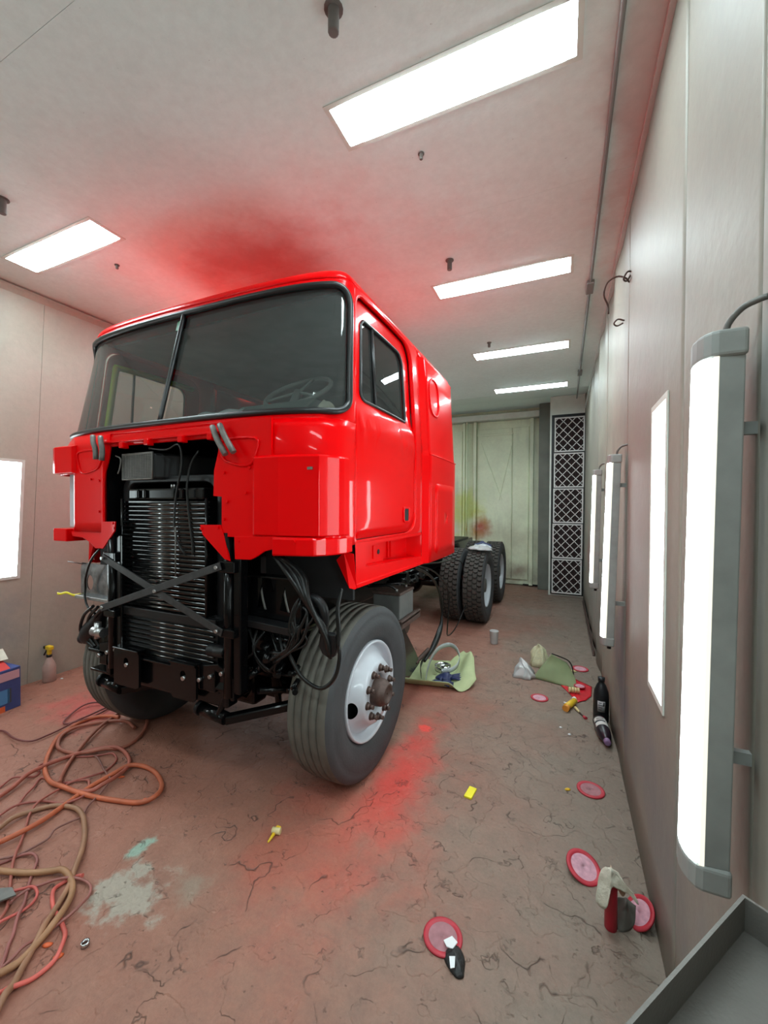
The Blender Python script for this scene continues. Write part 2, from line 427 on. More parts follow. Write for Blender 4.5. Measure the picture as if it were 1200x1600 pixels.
# ------------------------------------------------------------------ the room
H = 3.365
XR = 0.336
def XL(z): return -4.36 + 0.31 * z / H
def struct(o): o['kind'] = 'structure'; return o
Y0, Y1 = -3.6, 8.8
struct(MB().b(-4.7, 0.7, Y0 - 0.2, Y1 + 0.3, -0.2, 0).build('floor', M['floor']))
ceil = struct(MB().prism([(Y0 - 0.2, H + 0.009), (6.6, H + 0.009), (8.0, 3.62), (Y1 + 0.3, 3.63), (Y1 + 0.3, 3.9), (Y0 - 0.2, 3.9)], 'x', -4.7, 0.7).build('ceiling', M['ceiling']))
cy = [-3.6, -2.27, -0.695, 0.876, 2.45, 4.02, 5.59, 6.6]
for a, c in zip(cy, cy[1:]):
    MB().b(-4.06, XR - 0.002, a + 0.0007, c - 0.0007, H, H + 0.008).build('ceiling_panel', M['ceiling'], ceil)
wr = struct(MB().b(XR + 0.012, 0.6, Y0, Y1 + 0.2, 0, 3.66).build('wall_right', M['wall_right']))
wy = [-3.6, -2.4, -1.2, 0.0, 0.986, 1.53, 2.73, 3.93, 5.13, 6.33, 8.02]
for a, c in zip(wy, wy[1:]):
    def f(u, v, a=a, c=c):
        y = a + 0.0015 + u * (c - a - 0.003); z = v * (H + 0.25 if y > 6.5 else H)
        w = 0.013 * max(0, min(1, (y - 2.7) / 0.8)) * max(0, min(1, (6.8 - y)))
        return (XR + w * (sin(y * 9.0 + 0.6 * sin(z * 1.7)) * 0.8 - 0.1), y, z)
    MB().grid(f, 26, 14).build('wall_panel', M['wall_right'], wr, outward=(5, 3, 1.6), solid=0.009)
wl = struct(MB().prism([(XL(0) - 0.012, 0), (XL(3.66) - 0.012, 3.66), (-4.7, 3.66), (-4.75, 0)], 'y', Y0, Y1 + 0.2).build('wall_left', M['wall_left']))
ly = [-3.6, -2.6, -1.45, -0.3, 0.85, 2.0, 2.53, 3.7, 4.9, 6.1, 7.3, 8.8]
for a, c in zip(ly, ly[1:]):
    MB().prism([(XL(0), 0), (XL(H), H), (XL(H) - 0.01, H), (XL(0) - 0.01, 0)], 'y', a + 0.0015, c - 0.0015).build('wall_panel', M['wall_left'], wl)
struct(MB().prism([(XL(H) - 0.02, H - 0.012), (XL(H) + 0.022, H - 0.012), (XL(H) + 0.022, H - 0.03), (XL(H) - 0.02, H - 0.085)], 'y', Y0, 6.6).build('trim_1', M['wall_left']))
struct(MB().b(XR - 0.02, XR + 0.01, Y0, 7.9, H - 0.03, H - 0.002).build('trim_2', M['ceiling']))
struct(MB().b(-4.7, 0.6, Y0 - 0.2, Y0, 0, 3.6).build('wall_front', M['wall_left']))
# far end of the booth with its folding door
wb = struct(MB().b(-4.7, 0.6, Y1, Y1 + 0.3, 0, 3.7).build('wall_back', M['wall_back']))
door = struct(MB().b(-3.4, -0.46, Y1 - 0.05, Y1 - 0.001, 0.02, 3.40).build('door_1', M['wall_back']))
for x0, x1 in ((-3.35, -2.75), (-2.72, -2.02), (-1.70, -0.99), (-0.97, -0.66)):
    MB().b(x0, x1, Y1 - 0.075, Y1 - 0.05, 0.12, 3.24).build('door_panel', M['wall_back'], door, bevel=0.006)
for x, w in ((-1.97, 0.05), (-1.74, 0.06), (-0.60, 0.07)):
    MB().b(x - w / 2, x + w / 2, Y1 - 0.14, Y1 - 0.05, 0.02, 3.40).build('post', M['wall_back'], door, bevel=0.008)
MB().b(-1.71, -0.97, Y1 - 0.09, Y1 - 0.06, 3.10, 3.14).build('rail', M['wall_back'], door, bevel=0.006)
for p0, p1 in (((-1.62, 2.95), (-1.18, 1.75)), ((-0.98, 2.95), (-1.24, 1.75))):
    MB().bar((p0[0], Y1 - 0.078, p0[1]), (p1[0], Y1 - 0.078, p1[1]), 0.012, 0.03, up=(0, 1, 0)).build('brace', M['wall_back'], door)
MB().b(-0.75, -0.46, Y1 - 0.1, Y1 - 0.05, 0.02, 0.035).build('threshold', M['void'], door)
struct(MB().b(-3.6, -0.36, Y1 - 0.2, Y1, 3.41, 3.53).build('trim_3', M['framewhite'], bevel=0.01))
struct(MB().b(-0.455, -0.25, Y1 - 0.35, Y1, 0, 3.62).build('trim_4', mat('dark_grey_post', lin(104, 106, 98), 0.6, var=0.2, vscale=3), bevel=0.01))  # post coloured darker than the door and column beside it
pp = tag(MB().cyl((-1.90, Y1 - 0.17, 0.0), (-1.90, Y1 - 0.17, 3.40), 0.022, n=10).build('wall_pipe', M['wall_back']), 'thin vertical pipe beside the folding door at the far end', 'pipe')

# filter bank by the far right corner
fh = empty('filter_housing', (0.045, 8.15, 0), 'tall pale column that carries five filters in the far right corner', 'column')
MB().b(-0.245, XR - 0.004, 8.0, 8.45, 0, 3.618).build('body', M['framewhite'], fh, bevel=0.008)
MB().b(-0.215, 0.325, 7.985, 8.0, 0.03, 3.275).build('filter_rack', M['blackmat'], fh)
M['media'] = mat('dark_maroon_filter_media', lin(52, 38, 38), 0.9, var=0.2, vscale=30)
M['card'] = mat('white_filter_card', lin(214, 212, 210), 0.7)
FZ = [0.055, 0.69, 1.325, 1.96, 2.60]
FL = ['lowest of the five white lattice filters, just above the floor', 'second lattice filter from the floor in the corner column', 'middle lattice filter of the five in the corner column', 'second lattice filter from the top in the corner column', 'topmost white lattice filter in the corner column']
for k, z in enumerate(FZ):
    w, h = 0.49, 0.618; x0 = -0.19 + 0.006 * k; y = 7.982
    t = empty('air_filter', (x0 + w / 2, y, z), FL[k], 'filter', 'filters in the corner column')
    n = 34
    MB().grid(lambda u, v: (x0 + 0.02 + u * (w - 0.04), y - 0.012 + (0.010 if int(round(u * n)) % 2 else -0.006), z + 0.02 + v * (h - 0.04)), n, 1, smooth=False).build('media', M['media'], t, outward=(0, 20, 1), solid=0.002)
    fr = MB()
    for a in (x0, x0 + w - 0.022): fr.b(a, a + 0.022, y - 0.03, y, z, z + h)
    for a in (z, z + h - 0.022): fr.b(x0 + 0.022, x0 + w - 0.022, y - 0.03, y, a, a + 0.022)
    fr.build('frame', M['card'], t)
    lat = MB()
    for s in (1, -1):
        for q in range(-4, 9):
            # strip on the line  (x-x0)/w * 3  -/+ (z)/h * 3.6 = const, clipped to the frame
            pts = []
            for tt in range(0, 201):
                zz = tt / 200; xx = (q * 1.0 + s * zz * 4.0 + (0.5 if s < 0 else -0.5)) / 3.4
                if 0.02 <= xx <= 0.98 and 0.02 <= zz <= 0.98: pts.append((x0 + xx * w, z + zz * h))
            if len(pts) > 12: lat.bar((pts[0][0], y - 0.026, pts[0][1]), (pts[-1][0], y - 0.026, pts[-1][1]), 0.004, 0.012, up=(0.0, 0.0, 1.0))
    lat.build('lattice', M['card'], t)

# ------------------------------------------------------------------ lamps
def ceiling_lamp(x0, x1, y0, y1, label):
    t = empty('ceiling_light', ((x0 + x1) / 2, (y0 + y1) / 2, H), label, 'light', 'ceiling lights')
    MB().ring(rrect(x0 + 0.018, x1 - 0.018, y0 + 0.018, y1 - 0.018, 0.004, 2), rrect(x0 - 0.004, x1 + 0.004, y0 - 0.004, y1 + 0.004, 0.004, 2), 1, lambda x, y: (x, y, H - 0.004), False).build('frame', M['framewhite'], t, outward=(0, 2, 9), solid=0.0035)
    def f(u, v):
        b = 0.010 * (1 - (2 * u - 1) ** 8) * (1 - (2 * v - 1) ** 6)
        return (x0 + 0.012 + u * (x1 - x0 - 0.024), y0 + 0.012 + v * (y1 - y0 - 0.024), H - 0.003 - b)
    MB().grid(f, 24, 8).build('diffuser', M['ceil_emit'], t, outward=(0, 2, 9), solid=0.002)
CY = [1.55, 3.135, 4.70, 6.245]
CLB = ['largest glowing ceiling light, overhead nearest the camera on the right', 'second glowing ceiling light from the camera in the right row', 'third glowing ceiling light from the camera in the right row', 'farthest glowing ceiling light, just before the far column']
for y, l in zip(CY, CLB): ceiling_lamp(-0.99, 0.045, y, y + 0.235, l)
ceiling_lamp(-3.69, -2.68, 1.555, 1.78, 'glowing ceiling light on the left, beyond the red overspray')
for x0, x1, side in ((-0.99, 0.045, 'right'), (-3.69, -2.68, 'left')):
    for y, w in ((0.0, 'first'), (-1.57, 'second')): ceiling_lamp(x0, x1, y - 0.02, y + 0.215, '%s ceiling light behind the camera on the %s side' % (w, side))
for y, w in ((3.135, 'nearest'), (4.70, 'middle'), (6.245, 'farthest')): ceiling_lamp(-3.69, -2.68, y, y + 0.235, '%s of the left row ceiling lights hidden behind the red cab' % w)

def tube_lamp(y, ztop, zbot, tilt, label):
    # y: camera-side face, the lamp hangs a little off the wall and leans out at its foot
    t = empty('wall_lamp', (XR - 0.04, y + 0.05, zbot), label, 'light', 'tube lamps on the right wall')
    L = ztop - zbot; W = 0.105
    def X(x, z): return x - tilt * (ztop - z) / L
    def body(z0, z1, prof):
        m = MB(); n = len(prof)
        vs = [(X(px, z), y + py, z) for z in (z0, z1) for px, py in prof]
        m.add(vs, [(i, (i + 1) % n, n + (i + 1) % n, n + i) for i in range(n)]); m.add(vs[:n], [tuple(range(n))]); m.add(vs[n:], [tuple(range(n))[::-1]]); return m
    hx, dx, bx = 0.305, 0.262, 0.240
    body(zbot + 0.05, ztop - 0.05, [(hx, 0.004), (hx, W - 0.004), (dx, W), (dx, 0)]).build('housing', M['lampgrey'], t, bevel=0.003)
    arc = [(dx - 0.004 - (dx - bx) * sin(pi * k / 10) ** 0.7, W / 2 - (W / 2 - 0.006) * cos(pi * k / 10)) for k in range(11)]
    body(zbot + 0.05, ztop - 0.05, [(dx - 0.004, 0.004)] + arc[1:-1] + [(dx - 0.004, W - 0.004)]).build('diffuser', M['wall_emit'], t)
    body(zbot + 0.05, ztop - 0.05, [(dx - 0.006, 0.0), (dx - 0.006, 0.006), (dx + 0.002, 0.006), (dx + 0.002, 0.0)]).build('edge_strip', M['tube_side'], t)
    capp = [(hx + 0.003, -0.003), (hx + 0.003, W + 0.003), (dx, W + 0.003)] + [(dx - (dx - bx + 0.006) * sin(pi * k / 8), W / 2 + (W / 2 + 0.003) * cos(pi * k / 8)) for k in range(1, 8)] + [(dx, -0.003)]
    for z0, z1 in ((zbot, zbot + 0.052), (ztop - 0.052, ztop)):
        body(z0, z1, capp).build('end_cap', M['lampgrey'], t, bevel=0.008, seg=3)
    for z in (zbot + 0.25, ztop - 0.18):
        MB().b(X(hx, z) - 0.004, XR + 0.003, y + 0.045, y + 0.06, z - 0.012, z + 0.012).build('bracket', M['lampgrey'], t)
    MB().tube([(X(0.285, ztop), y + 0.05, ztop - 0.01), (0.288, y + 0.046, ztop + 0.022), (0.305, y + 0.032, ztop + 0.045), (0.326, y + 0.020, ztop + 0.052), (0.337, y + 0.014, ztop + 0.053)], 0.006, 8).build('cable', M['dullsteel'], t)
    MB().cyl((X(0.285, zbot), y + 0.05, zbot + 0.005), (X(0.285, zbot), y + 0.05, zbot - 0.025), 0.012, n=10).build('cable_gland', M['blackmat'], t)
tube_lamp(0.95, 1.935, 0.865, 0.012, 'largest glowing tube lamp, nearest the camera on the right wall')
tube_lamp(2.72, 1.915, 0.78, 0.028, 'middle glowing tube lamp on the right wall above the green bag')
tube_lamp(4.05, 1.94, 0.88, 0.018, 'farthest glowing tube lamp on the right wall near the filters')
tube_lamp(-1.2, 1.935, 0.865, 0.012, 'tube lamp on the right wall behind the camera')
def flush_panel(side, y0, y1, z0, z1, label):
    g = (lambda z: XR) if side > 0 else XL
    t = empty('wall_light_panel', (g(z0) , (y0 + y1) / 2, z0), label, 'light', 'flush light panels in the walls')
    s = -1 if side > 0 else 1
    MB().ring(rrect(y0 + 0.012, y1 - 0.012, z0 + 0.012, z1 - 0.012, 0.003, 2), rrect(y0 - 0.012, y1 + 0.012, z0 - 0.012, z1 + 0.012, 0.003, 2), 1, lambda y, z: (g(z) + s * 0.006, y, z), False).build('frame', M['framewhite'], t, outward=(side * 9, 2, 1), solid=0.005)
    MB().grid(lambda u, v: (g(z0 + v * (z1 - z0)) + s * 0.004, y0 + 0.008 + u * (y1 - y0 - 0.016), z0 + 0.008 + v * (z1 - z0 - 0.016)), 6, 12).build('diffuser', M['panel_emit'], t, outward=(side * 9, 2, 1), solid=0.003)
flush_panel(1, 1.73, 1.995, 0.87, 2.005, 'tall glowing panel set flush in the right wall between tube lamps')
flush_panel(-1, 1.62, 1.90, 0.98, 1.965, 'glowing panel set flush in the left wall at the frame edge')
flush_panel(-1, 0.2, 0.48, 0.98, 1.965, 'glowing panel in the left wall out of frame')
for y_, w_ in ((3.0, 'nearest'), (4.6, 'middle'), (6.2, 'farthest')): flush_panel(-1, y_, y_ + 0.28, 0.98, 1.965, '%s added unseen light panel in the left wall behind the truck' % w_)  # added panels, hidden by the truck, that brighten the far end

# conduit and odd fittings on the ceiling and the wall
cd = empty('ceiling_conduit', (0.172, 4, H), 'thin grey conduit running along the ceiling by the right wall', 'conduit')
MB().cyl((0.172, -3.0, H - 0.012), (0.172, 7.2, H - 0.012), 0.010, n=10).build('pipe', M['galv'], cd)
for y in (3.62, 5.85, 0.3): MB().b(0.145, 0.199, y - 0.09, y + 0.09, H - 0.032, H - 0.001).build('coupling_box', M['galv'], cd, bevel=0.006)
for x, y, r, l, lab in ((-0.765, 1.26, 0.020, 0.085, 'grey pipe stub hanging from the ceiling left of the largest ceiling light'), (-2.985, 1.265, 0.020, 0.085, 'grey pipe stub hanging from the ceiling at the left frame edge'), (-0.765, 2.86, 0.017, 0.07, 'grey pipe stub hanging from the ceiling beside the second ceiling light'),
                        (-0.67, 1.945, 0.009, 0.03, 'tiny dark stub on the ceiling below the largest ceiling light'), (-3.02, 1.947, 0.010, 0.03, 'tiny dark stub on the ceiling right of the left ceiling light'), (-0.75, 4.45, 0.014, 0.05, 'small pipe stub on the ceiling before the third ceiling light')):
    t = empty('ceiling_stub', (x, y, H), lab, 'pipe stub')
    MB().cyl((x, y, H), (x, y, H - l), r, n=14).build('stub', M['nub'], t, bevel=0.004)
    MB().cyl((x, y, H), (x, y, H - 0.004), r * 1.7, n=16).build('flange', M['nub'], t)
hk = empty('wall_hook', (XR, 2.75, 2.9), 'bent dark wire hook sticking out high on the right wall', 'hook')
MB().tube([(0.335, 2.75, 2.915), (0.31, 2.72, 2.93), (0.27, 2.74, 2.955), (0.225, 2.78, 2.95), (0.21, 2.82, 2.90), (0.235, 2.86, 2.85), (0.24, 2.87, 2.80)], 0.005, 7).build('wire', M['rust'], hk)
MB().tube([(0.336, 2.70, 2.95), (0.315, 2.68, 2.94), (0.30, 2.70, 2.915), (0.318, 2.72, 2.91), (0.335, 2.70, 2.93)], 0.005, 7).build('loop', M['rust'], hk)
MB().tube([(0.336, 2.96, 2.78), (0.30, 2.95, 2.79), (0.28, 2.97, 2.775), (0.30, 2.99, 2.765), (0.33, 2.97, 2.77)], 0.005, 7).build('loop', M['rust'], hk)

# ------------------------------------------------------------------ the truck
XC = -2.11
truck = empty('truck', (XC, 4.2, 0), 'red cab-over truck with stripped black front end and bare chassis', 'truck')
CC = (XC, 2.9, 2.0)          # a point inside the cab, to orient its skins
def lerp(a, b, t): return a + (b - a) * t
def cl(t): return max(0.0, min(1.0, t))
def ss(t): t = cl(t); return t * t * (3 - 2 * t)
def sup(n, m=160):
    # superellipse quarter, resampled by arc length: (across, back) both 0..1
    P = []
    for i in range(m + 1):
        th = (pi / 2) * i / m
        P.append((1.11 * sin(th) ** (2 / n) if i else 0.0, 0.3 * (1 - max(cos(th), 0) ** (2 / n))))
    S = [0]
    for a, c in zip(P, P[1:]): S.append(S[-1] + math.dist(a, c))
    T = S[-1]; out = []; j = 0
    for k in range(101):
        s = T * k / 100
        while j < m - 1 and S[j + 1] < s: j += 1
        q = (s - S[j]) / max(S[j + 1] - S[j], 1e-9)
        out.append((lerp(P[j][0], P[j + 1][0], q) / 1.11, lerp(P[j][1], P[j + 1][1], q) / 0.3))
    return out
SUP = {k: sup(3.0 + k * 0.5) for k in range(0, 7)}
def supn(n, f):
    k = min(5.999, max(0, (n - 3.0) / 0.5)); i = int(k); q = k - i
    f = cl(f) * 100; j = min(99, int(f)); g = f - j
    def at(t): return (lerp(t[j][0], t[j + 1][0], g), lerp(t[j][1], t[j + 1][1], g))
    a, c = at(SUP[i]), at(SUP[min(6, i + 1)])
    return (lerp(a[0], c[0], q), lerp(a[1], c[1], q))
def cab_w(z): return 1.11 if z < 2.05 else lerp(1.11, 1.062, cl((z - 2.05) / 0.73))
def cab_yf(z): return lerp(1.58, 1.60, ss((z - 2.0) / 0.08)) + max(0, z - 2.07) * 0.2437
def cab_ys(z): return lerp(1.885, 1.955, cl((z - 2.05) / 0.73))
def cab_n(z): return lerp(5.5, 3.0, ss((z - 1.80) / 0.30))
def SK(f, z, off=0.0, inset=0.0):
    # the cab's outer skin: |f|<1 round the front from the middle to the door line, beyond it metres back along the side
    s = 1 if f >= 0 else -1; a = abs(f)
    w, yf, ys = cab_w(z) + off - inset, cab_yf(z) - off + inset, cab_ys(z)
    if a <= 1:
        u, b = supn(cab_n(z), a); return (XC + s * u * w, yf + b * (ys - yf), z)
    return (XC + s * w, ys + (a - 1), z)
# f at a given distance from the middle
def F(u, z):
    lo, hi = 0.0, 1.0
    for _ in range(30):
        m = (lo + hi) / 2
        if abs(SK(m, z)[0] - XC) < u: lo = m
        else: hi = m
    return lo

# windshield frame with the pillars, cut for the glass
WS = dense(rrect(-0.945, 0.945, 2.070, 2.762, (0.085, 0.085, 0.11, 0.11), 8), 26)
# follow the photo: the frame's lower edge sits a bit lower in the middle
MB().ring(WS, to_rect(WS, -1.0, 1.0, 2.03, 2.80), 5, lambda f, z: SK(f, z)).build('windshield_frame', M['red'], truck, outward=CC, solid=0.03)
GL = dense(rrect(-0.938, 0.938, 2.106, 2.756, (0.08, 0.08, 0.105, 0.105), 8), 26)
def glass_pane(sgn):
    m = MB()
    def f(u, v):
        z = 2.066 + v * 0.70; a = sgn * (0.012 + u * 0.928)
        if abs(a) > 0.85:   # keep inside the rounded corners
            k = (abs(a) - 0.85) / 0.09
            z = lerp(z, 2.43 + (z - 2.43) * (1 - 0.12 * k * k), 1.0)
        return SK(a, z, -0.012)
    m.grid(f, 34, 14); return m
for s in (-1, 1): tag(glass_pane(s).build('windshield_pane', M['glass'], truck, outward=CC))
MB().tube([SK(f, z, 0.004) for f, z in WS], 0.017, 8, closed=True, sub=1).build('windshield_gasket', M['gasket'], truck)
MB().tube([SK(0, 2.06 + 0.71 * k / 12, 0.004) for k in range(13)], 0.013, 8, sub=1).build('windshield_divider', M['gasket'], truck)
MB().add([SK(-0.045, 2.66, -0.004), SK(-0.018, 2.66, -0.004), SK(-0.018, 2.72, -0.004), SK(-0.045, 2.72, -0.004)], [(0, 1, 2, 3)]).build('sticker', mat('green_sticker', lin(60, 130, 96), 0.5), truck, outward=CC, solid=0.001)

# roof with rounded edges
def roof():
    m = MB(); N = 60; rows = []
    ring_f = [(-2.95 + 0) ]
    fs = [-(1 + 1.95 * (1 - k / 8)) for k in range(8)] + [-1 + 2 * k / N for k in range(N + 1)] + [1 + 1.95 * (k / 8) for k in range(1, 9)]
    A = 7
    for k in range(A + 1):
        a = (pi / 2) * k / A; z = 2.80 + 0.075 * sin(a); ins = 0.10 * (1 - cos(a))
        rows.append([(lambda p: (p[0], p[1], z))(SK(f, 2.80, 0, ins)) for f in fs])
    for q in (0.25, 0.55, 1.0):
        rows.append([(lerp(p[0], XC, q), lerp(p[1], 2.9, q * 0.9) if p[1] < 2.9 else p[1], 2.875 + 0.03 * (1 - (1 - q) ** 2)) for p in rows[A]])
    n = len(fs); vs = [p for r in rows for p in r]
    m.add(vs, [(j * n + i, j * n + i + 1, (j + 1) * n + i + 1, (j + 1) * n + i) for j in range(len(rows) - 1) for i in range(n - 1)], True)
    return m
roof().build('roof', M['red'], truck, outward=CC, solid=0.01)
for x in (-1.60, -1.57, -2.05, -2.63):
    MB().b(x - 0.006, x + 0.006, 1.93, 1.96, 2.86, 2.905).build('roof_clip', M['blackmat'], truck)

# front below the glass: cowl strip over the radiator opening, panels left and right
def patch(f0, f1, z0, z1, nu, nv, off=0.0): return MB().grid(lambda u, v: SK(lerp(f0, f1, u), lerp(z0, z1, v), off), nu, nv)
f47 = F(0.47, 1.9)
patch(-f47, f47, 1.955, 2.03, 20, 5).build('cowl_strip', M['red'], truck, outward=CC, solid=0.02)
for x, z in ((-2.372, 1.95), (-2.156, 1.956), (-1.886, 1.956), (-1.672, 1.956)):
    MB().b(x - 0.018, x + 0.018, 1.545, 1.585, z - 0.016, z + 0.018).build('cowl_tab', M['red'], truck, bevel=0.004)
MB().b(XC - 0.5, XC + 0.5, 1.56, 1.582, 1.972, 1.984).build('cowl_ledge', M['red'], truck, bevel=0.004)
f43 = F(0.435, 1.8)
# right: flat inner panel, upper band round the corner, proud corner panel with a facet, bumper strip below
def panel_right():
    m = MB(); fa = F(0.85, 1.7)
    m.add([(-1.627, 1.578, 2.032), (-1.627, 1.578, 1.932), (-1.671, 1.578, 1.784), (-1.676, 1.578, 1.651), (-1.618, 1.578, 1.647), (-1.618, 1.578, 1.441), (-1.30, 1.58, 1.441), (-1.30, 1.58, 2.032)], [(0, 1, 2, 3, 4, 5, 6, 7)])
    return m
panel_right().build('front_panel', M['red'], truck, outward=CC, solid=0.012)
patch(F(0.80, 1.9), 1.0, 1.40, 2.032, 30, 14).build('corner_skin', M['red'], truck, outward=CC, solid=0.012)
def poly_strip(pts, z0, z1, top_in=0.018):
    m = MB(); n = len(pts)
    C2 = Vector((XC, 2.4))
    def ins(p): q = C2 - Vector(p); q.normalize(); return (p[0] + q.x * top_in, p[1] + q.y * top_in)
    rows = [[(*ins(p), z0) for p in pts], [(p[0], p[1], z0 + 0.006) for p in pts], [(p[0], p[1], z1 - 0.012) for p in pts], [(*ins(p), z1) for p in pts]]
    vs = [p for r in rows for p in r]
    m.add(vs, [(j * n + i, j * n + i + 1, (j + 1) * n + i + 1, (j + 1) * n + i) for j in range(3) for i in range(n - 1)], False); return m
cp = [(XC + u, y) for u, y in ((0.70, 1.574), (0.72, 1.562), (0.86, 1.566), (1.062, 1.612), (1.098, 1.682), (1.112, 1.712), (1.121, 1.745), (1.124, 1.79), (1.110, 1.81))]
poly_strip(cp, 1.453, 1.848).build('corner_panel', M['red'], truck, outward=CC, solid=0.008, bevel=0.004)
bp = [(XC + u, y) for u, y in ((0.826, 1.60), (0.83, 1.562), (0.96, 1.575), (1.04, 1.60), (1.08, 1.645), (1.105, 1.71), (1.118, 1.78), (1.112, 1.85))]
poly_strip(bp, 1.362, 1.452, 0.010).build('lower_strip', M['red'], truck, outward=CC, solid=0.01, bevel=0.004)
MB().prism([(-1.53, 1.445), (-1.275, 1.454), (-1.275, 1.392), (-1.337, 1.377), (-1.397, 1.342), (-1.425, 1.331), (-1.525, 1.328)], 'y', 1.572, 1.585).build('front_skirt', M['red'], truck, bevel=0.004)
MB().prism([(-1.767, 1.498), (-1.626, 1.501), (-1.596, 1.442), (-1.561, 1.318), (-1.596, 1.326), (-1.749, 1.447)], 'y', 1.574, 1.582).build('radiator_bracket', M['red'], truck)
MB().prism([(-2.579, 1.498), (-2.469, 1.501), (-2.476, 1.443), (-2.586, 1.333), (-2.605, 1.332), (-2.598, 1.486)], 'y', 1.574, 1.582).build('radiator_bracket', M['red'], truck)
def screw(x, y, z, r=0.007, m='black'):
    MB().cyl((x, y, z), (x, y - 0.006, z), r, n=8).build('screw', M[m], truck)
for x, z in ((-1.755, 1.478), (-1.64, 1.487), (-2.49, 1.49), (-2.478, 1.462), (-1.50, 1.42), (-1.455, 1.665), (-1.43, 1.79), (-1.60, 1.77), (-1.58, 1.62), (-1.60, 1.53), (-2.62, 1.75), (-2.62, 1.56), (-2.70, 1.76), (-1.16, 1.43)):
    screw(x, 1.574, z, 0.008, 'red')
MB().b(-1.105, -1.075, 1.598, 1.612, 1.772, 1.785).build('marker_hole', M['chrome'], truck)
# recessed wiper mount with a raised rounded outline
wm = [(-1.60, 1.84), (-1.62, 1.93), (-1.395, 1.935), (-1.392, 1.86), (-1.415, 1.815), (-1.46, 1.802), (-1.53, 1.812)]
MB().tube([(x, 1.576, z) for x, z in wm], 0.007, 6, closed=True, sub=4).build('wiper_mount_lip', M['red'], truck)
wml = [(XC * 2 - x - 0.0, z) for x, z in wm]
MB().tube([(x, 1.576, z) for x, z in wml], 0.007, 6, closed=True, sub=4).build('wiper_mount_lip', M['red'], truck)
def wiper(pa, pb):
    for q, p in enumerate((pa, pb)):
        m = MB(); m.tube(p, 0.015, 8, sub=3); w = m.build('wiper_arm', M['dullsteel'], truck)
wiper([(-1.648, 1.545, 2.005), (-1.60, 1.53, 1.935), (-1.544, 1.53, 1.855)], [(-1.598, 1.545, 2.01), (-1.545, 1.53, 1.94), (-1.490, 1.53, 1.864)])
wiper([(-2.63, 1.545, 2.02), (-2.60, 1.53, 1.975), (-2.581, 1.53, 1.94), (-2.575, 1.53, 1.875)], [(-2.556, 1.545, 2.01), (-2.525, 1.53, 1.965), (-2.515, 1.53, 1.93), (-2.521, 1.53, 1.865)])
# left: panel that rounds off, slotted headlamp plate set back, proud upper block, lower stub
def pl(u, v):
    s = u * 0.52; z = lerp(1.43, 2.032, v)
    x = -2.58 - min(s, 0.28); y = 1.578
    if s > 0.28:
        a = (s - 0.28) / 0.24 * (pi / 2); x = -2.86 - 0.095 * sin(a); y = 1.578 + 0.095 * (1 - cos(a))
    return (x + (0.06 * ss((z - 1.75) / 0.2) if u < 0.02 else 0), y, z)
MB().grid(pl, 30, 8).build('front_panel', M['red'], truck, outward=CC, solid=0.012)
sl = rrect(-3.045, -3.012, 1.535, 1.765, 0.006, 3)
MB().ring(sl, to_rect(sl, -3.10, -2.95, 1.452, 1.845), 2, lambda x, z: (x, 1.672, z), False).build('headlamp_plate', M['rimwhite'], truck, outward=CC, solid=0.006)  # white paint stands in for a bright reflection on the plate
patch(-F(0.74, 1.9), -1.0, 1.80, 2.032, 26, 6).build('corner_skin', M['red'], truck, outward=CC, solid=0.012)
blk = [(XC - u, y) for u, y in ((0.735, 1.60), (0.755, 1.555), (0.93, 1.55), (0.985, 1.57), (1.03, 1.62), (1.09, 1.70), (1.115, 1.80))][::-1]
poly_strip(blk, 1.80, 1.985, 0.05).build('corner_block', M['red'], truck, outward=CC, solid=0.01, bevel=0.006)
MB().b(-3.09, -2.945, 1.565, 1.72, 1.362, 1.445).build('lower_stub', M['red'], truck, bevel=0.006)
MB().b(-2.945, -2.62, 1.60, 1.70, 1.40, 1.44).build('lower_strip', M['red'], truck, bevel=0.005)
MB().prism([(-2.931, 1.428), (-2.614, 1.438), (-2.615, 1.331), (-2.678, 1.328), (-2.73, 1.362), (-2.809, 1.391), (-2.917, 1.396)], 'y', 1.585, 1.598).build('front_skirt', M['red'], truck, bevel=0.004)
patch(-1.0, -1.06, 1.40, 2.032, 3, 8).build('side_edge', M['red'], truck, outward=CC, solid=0.012)

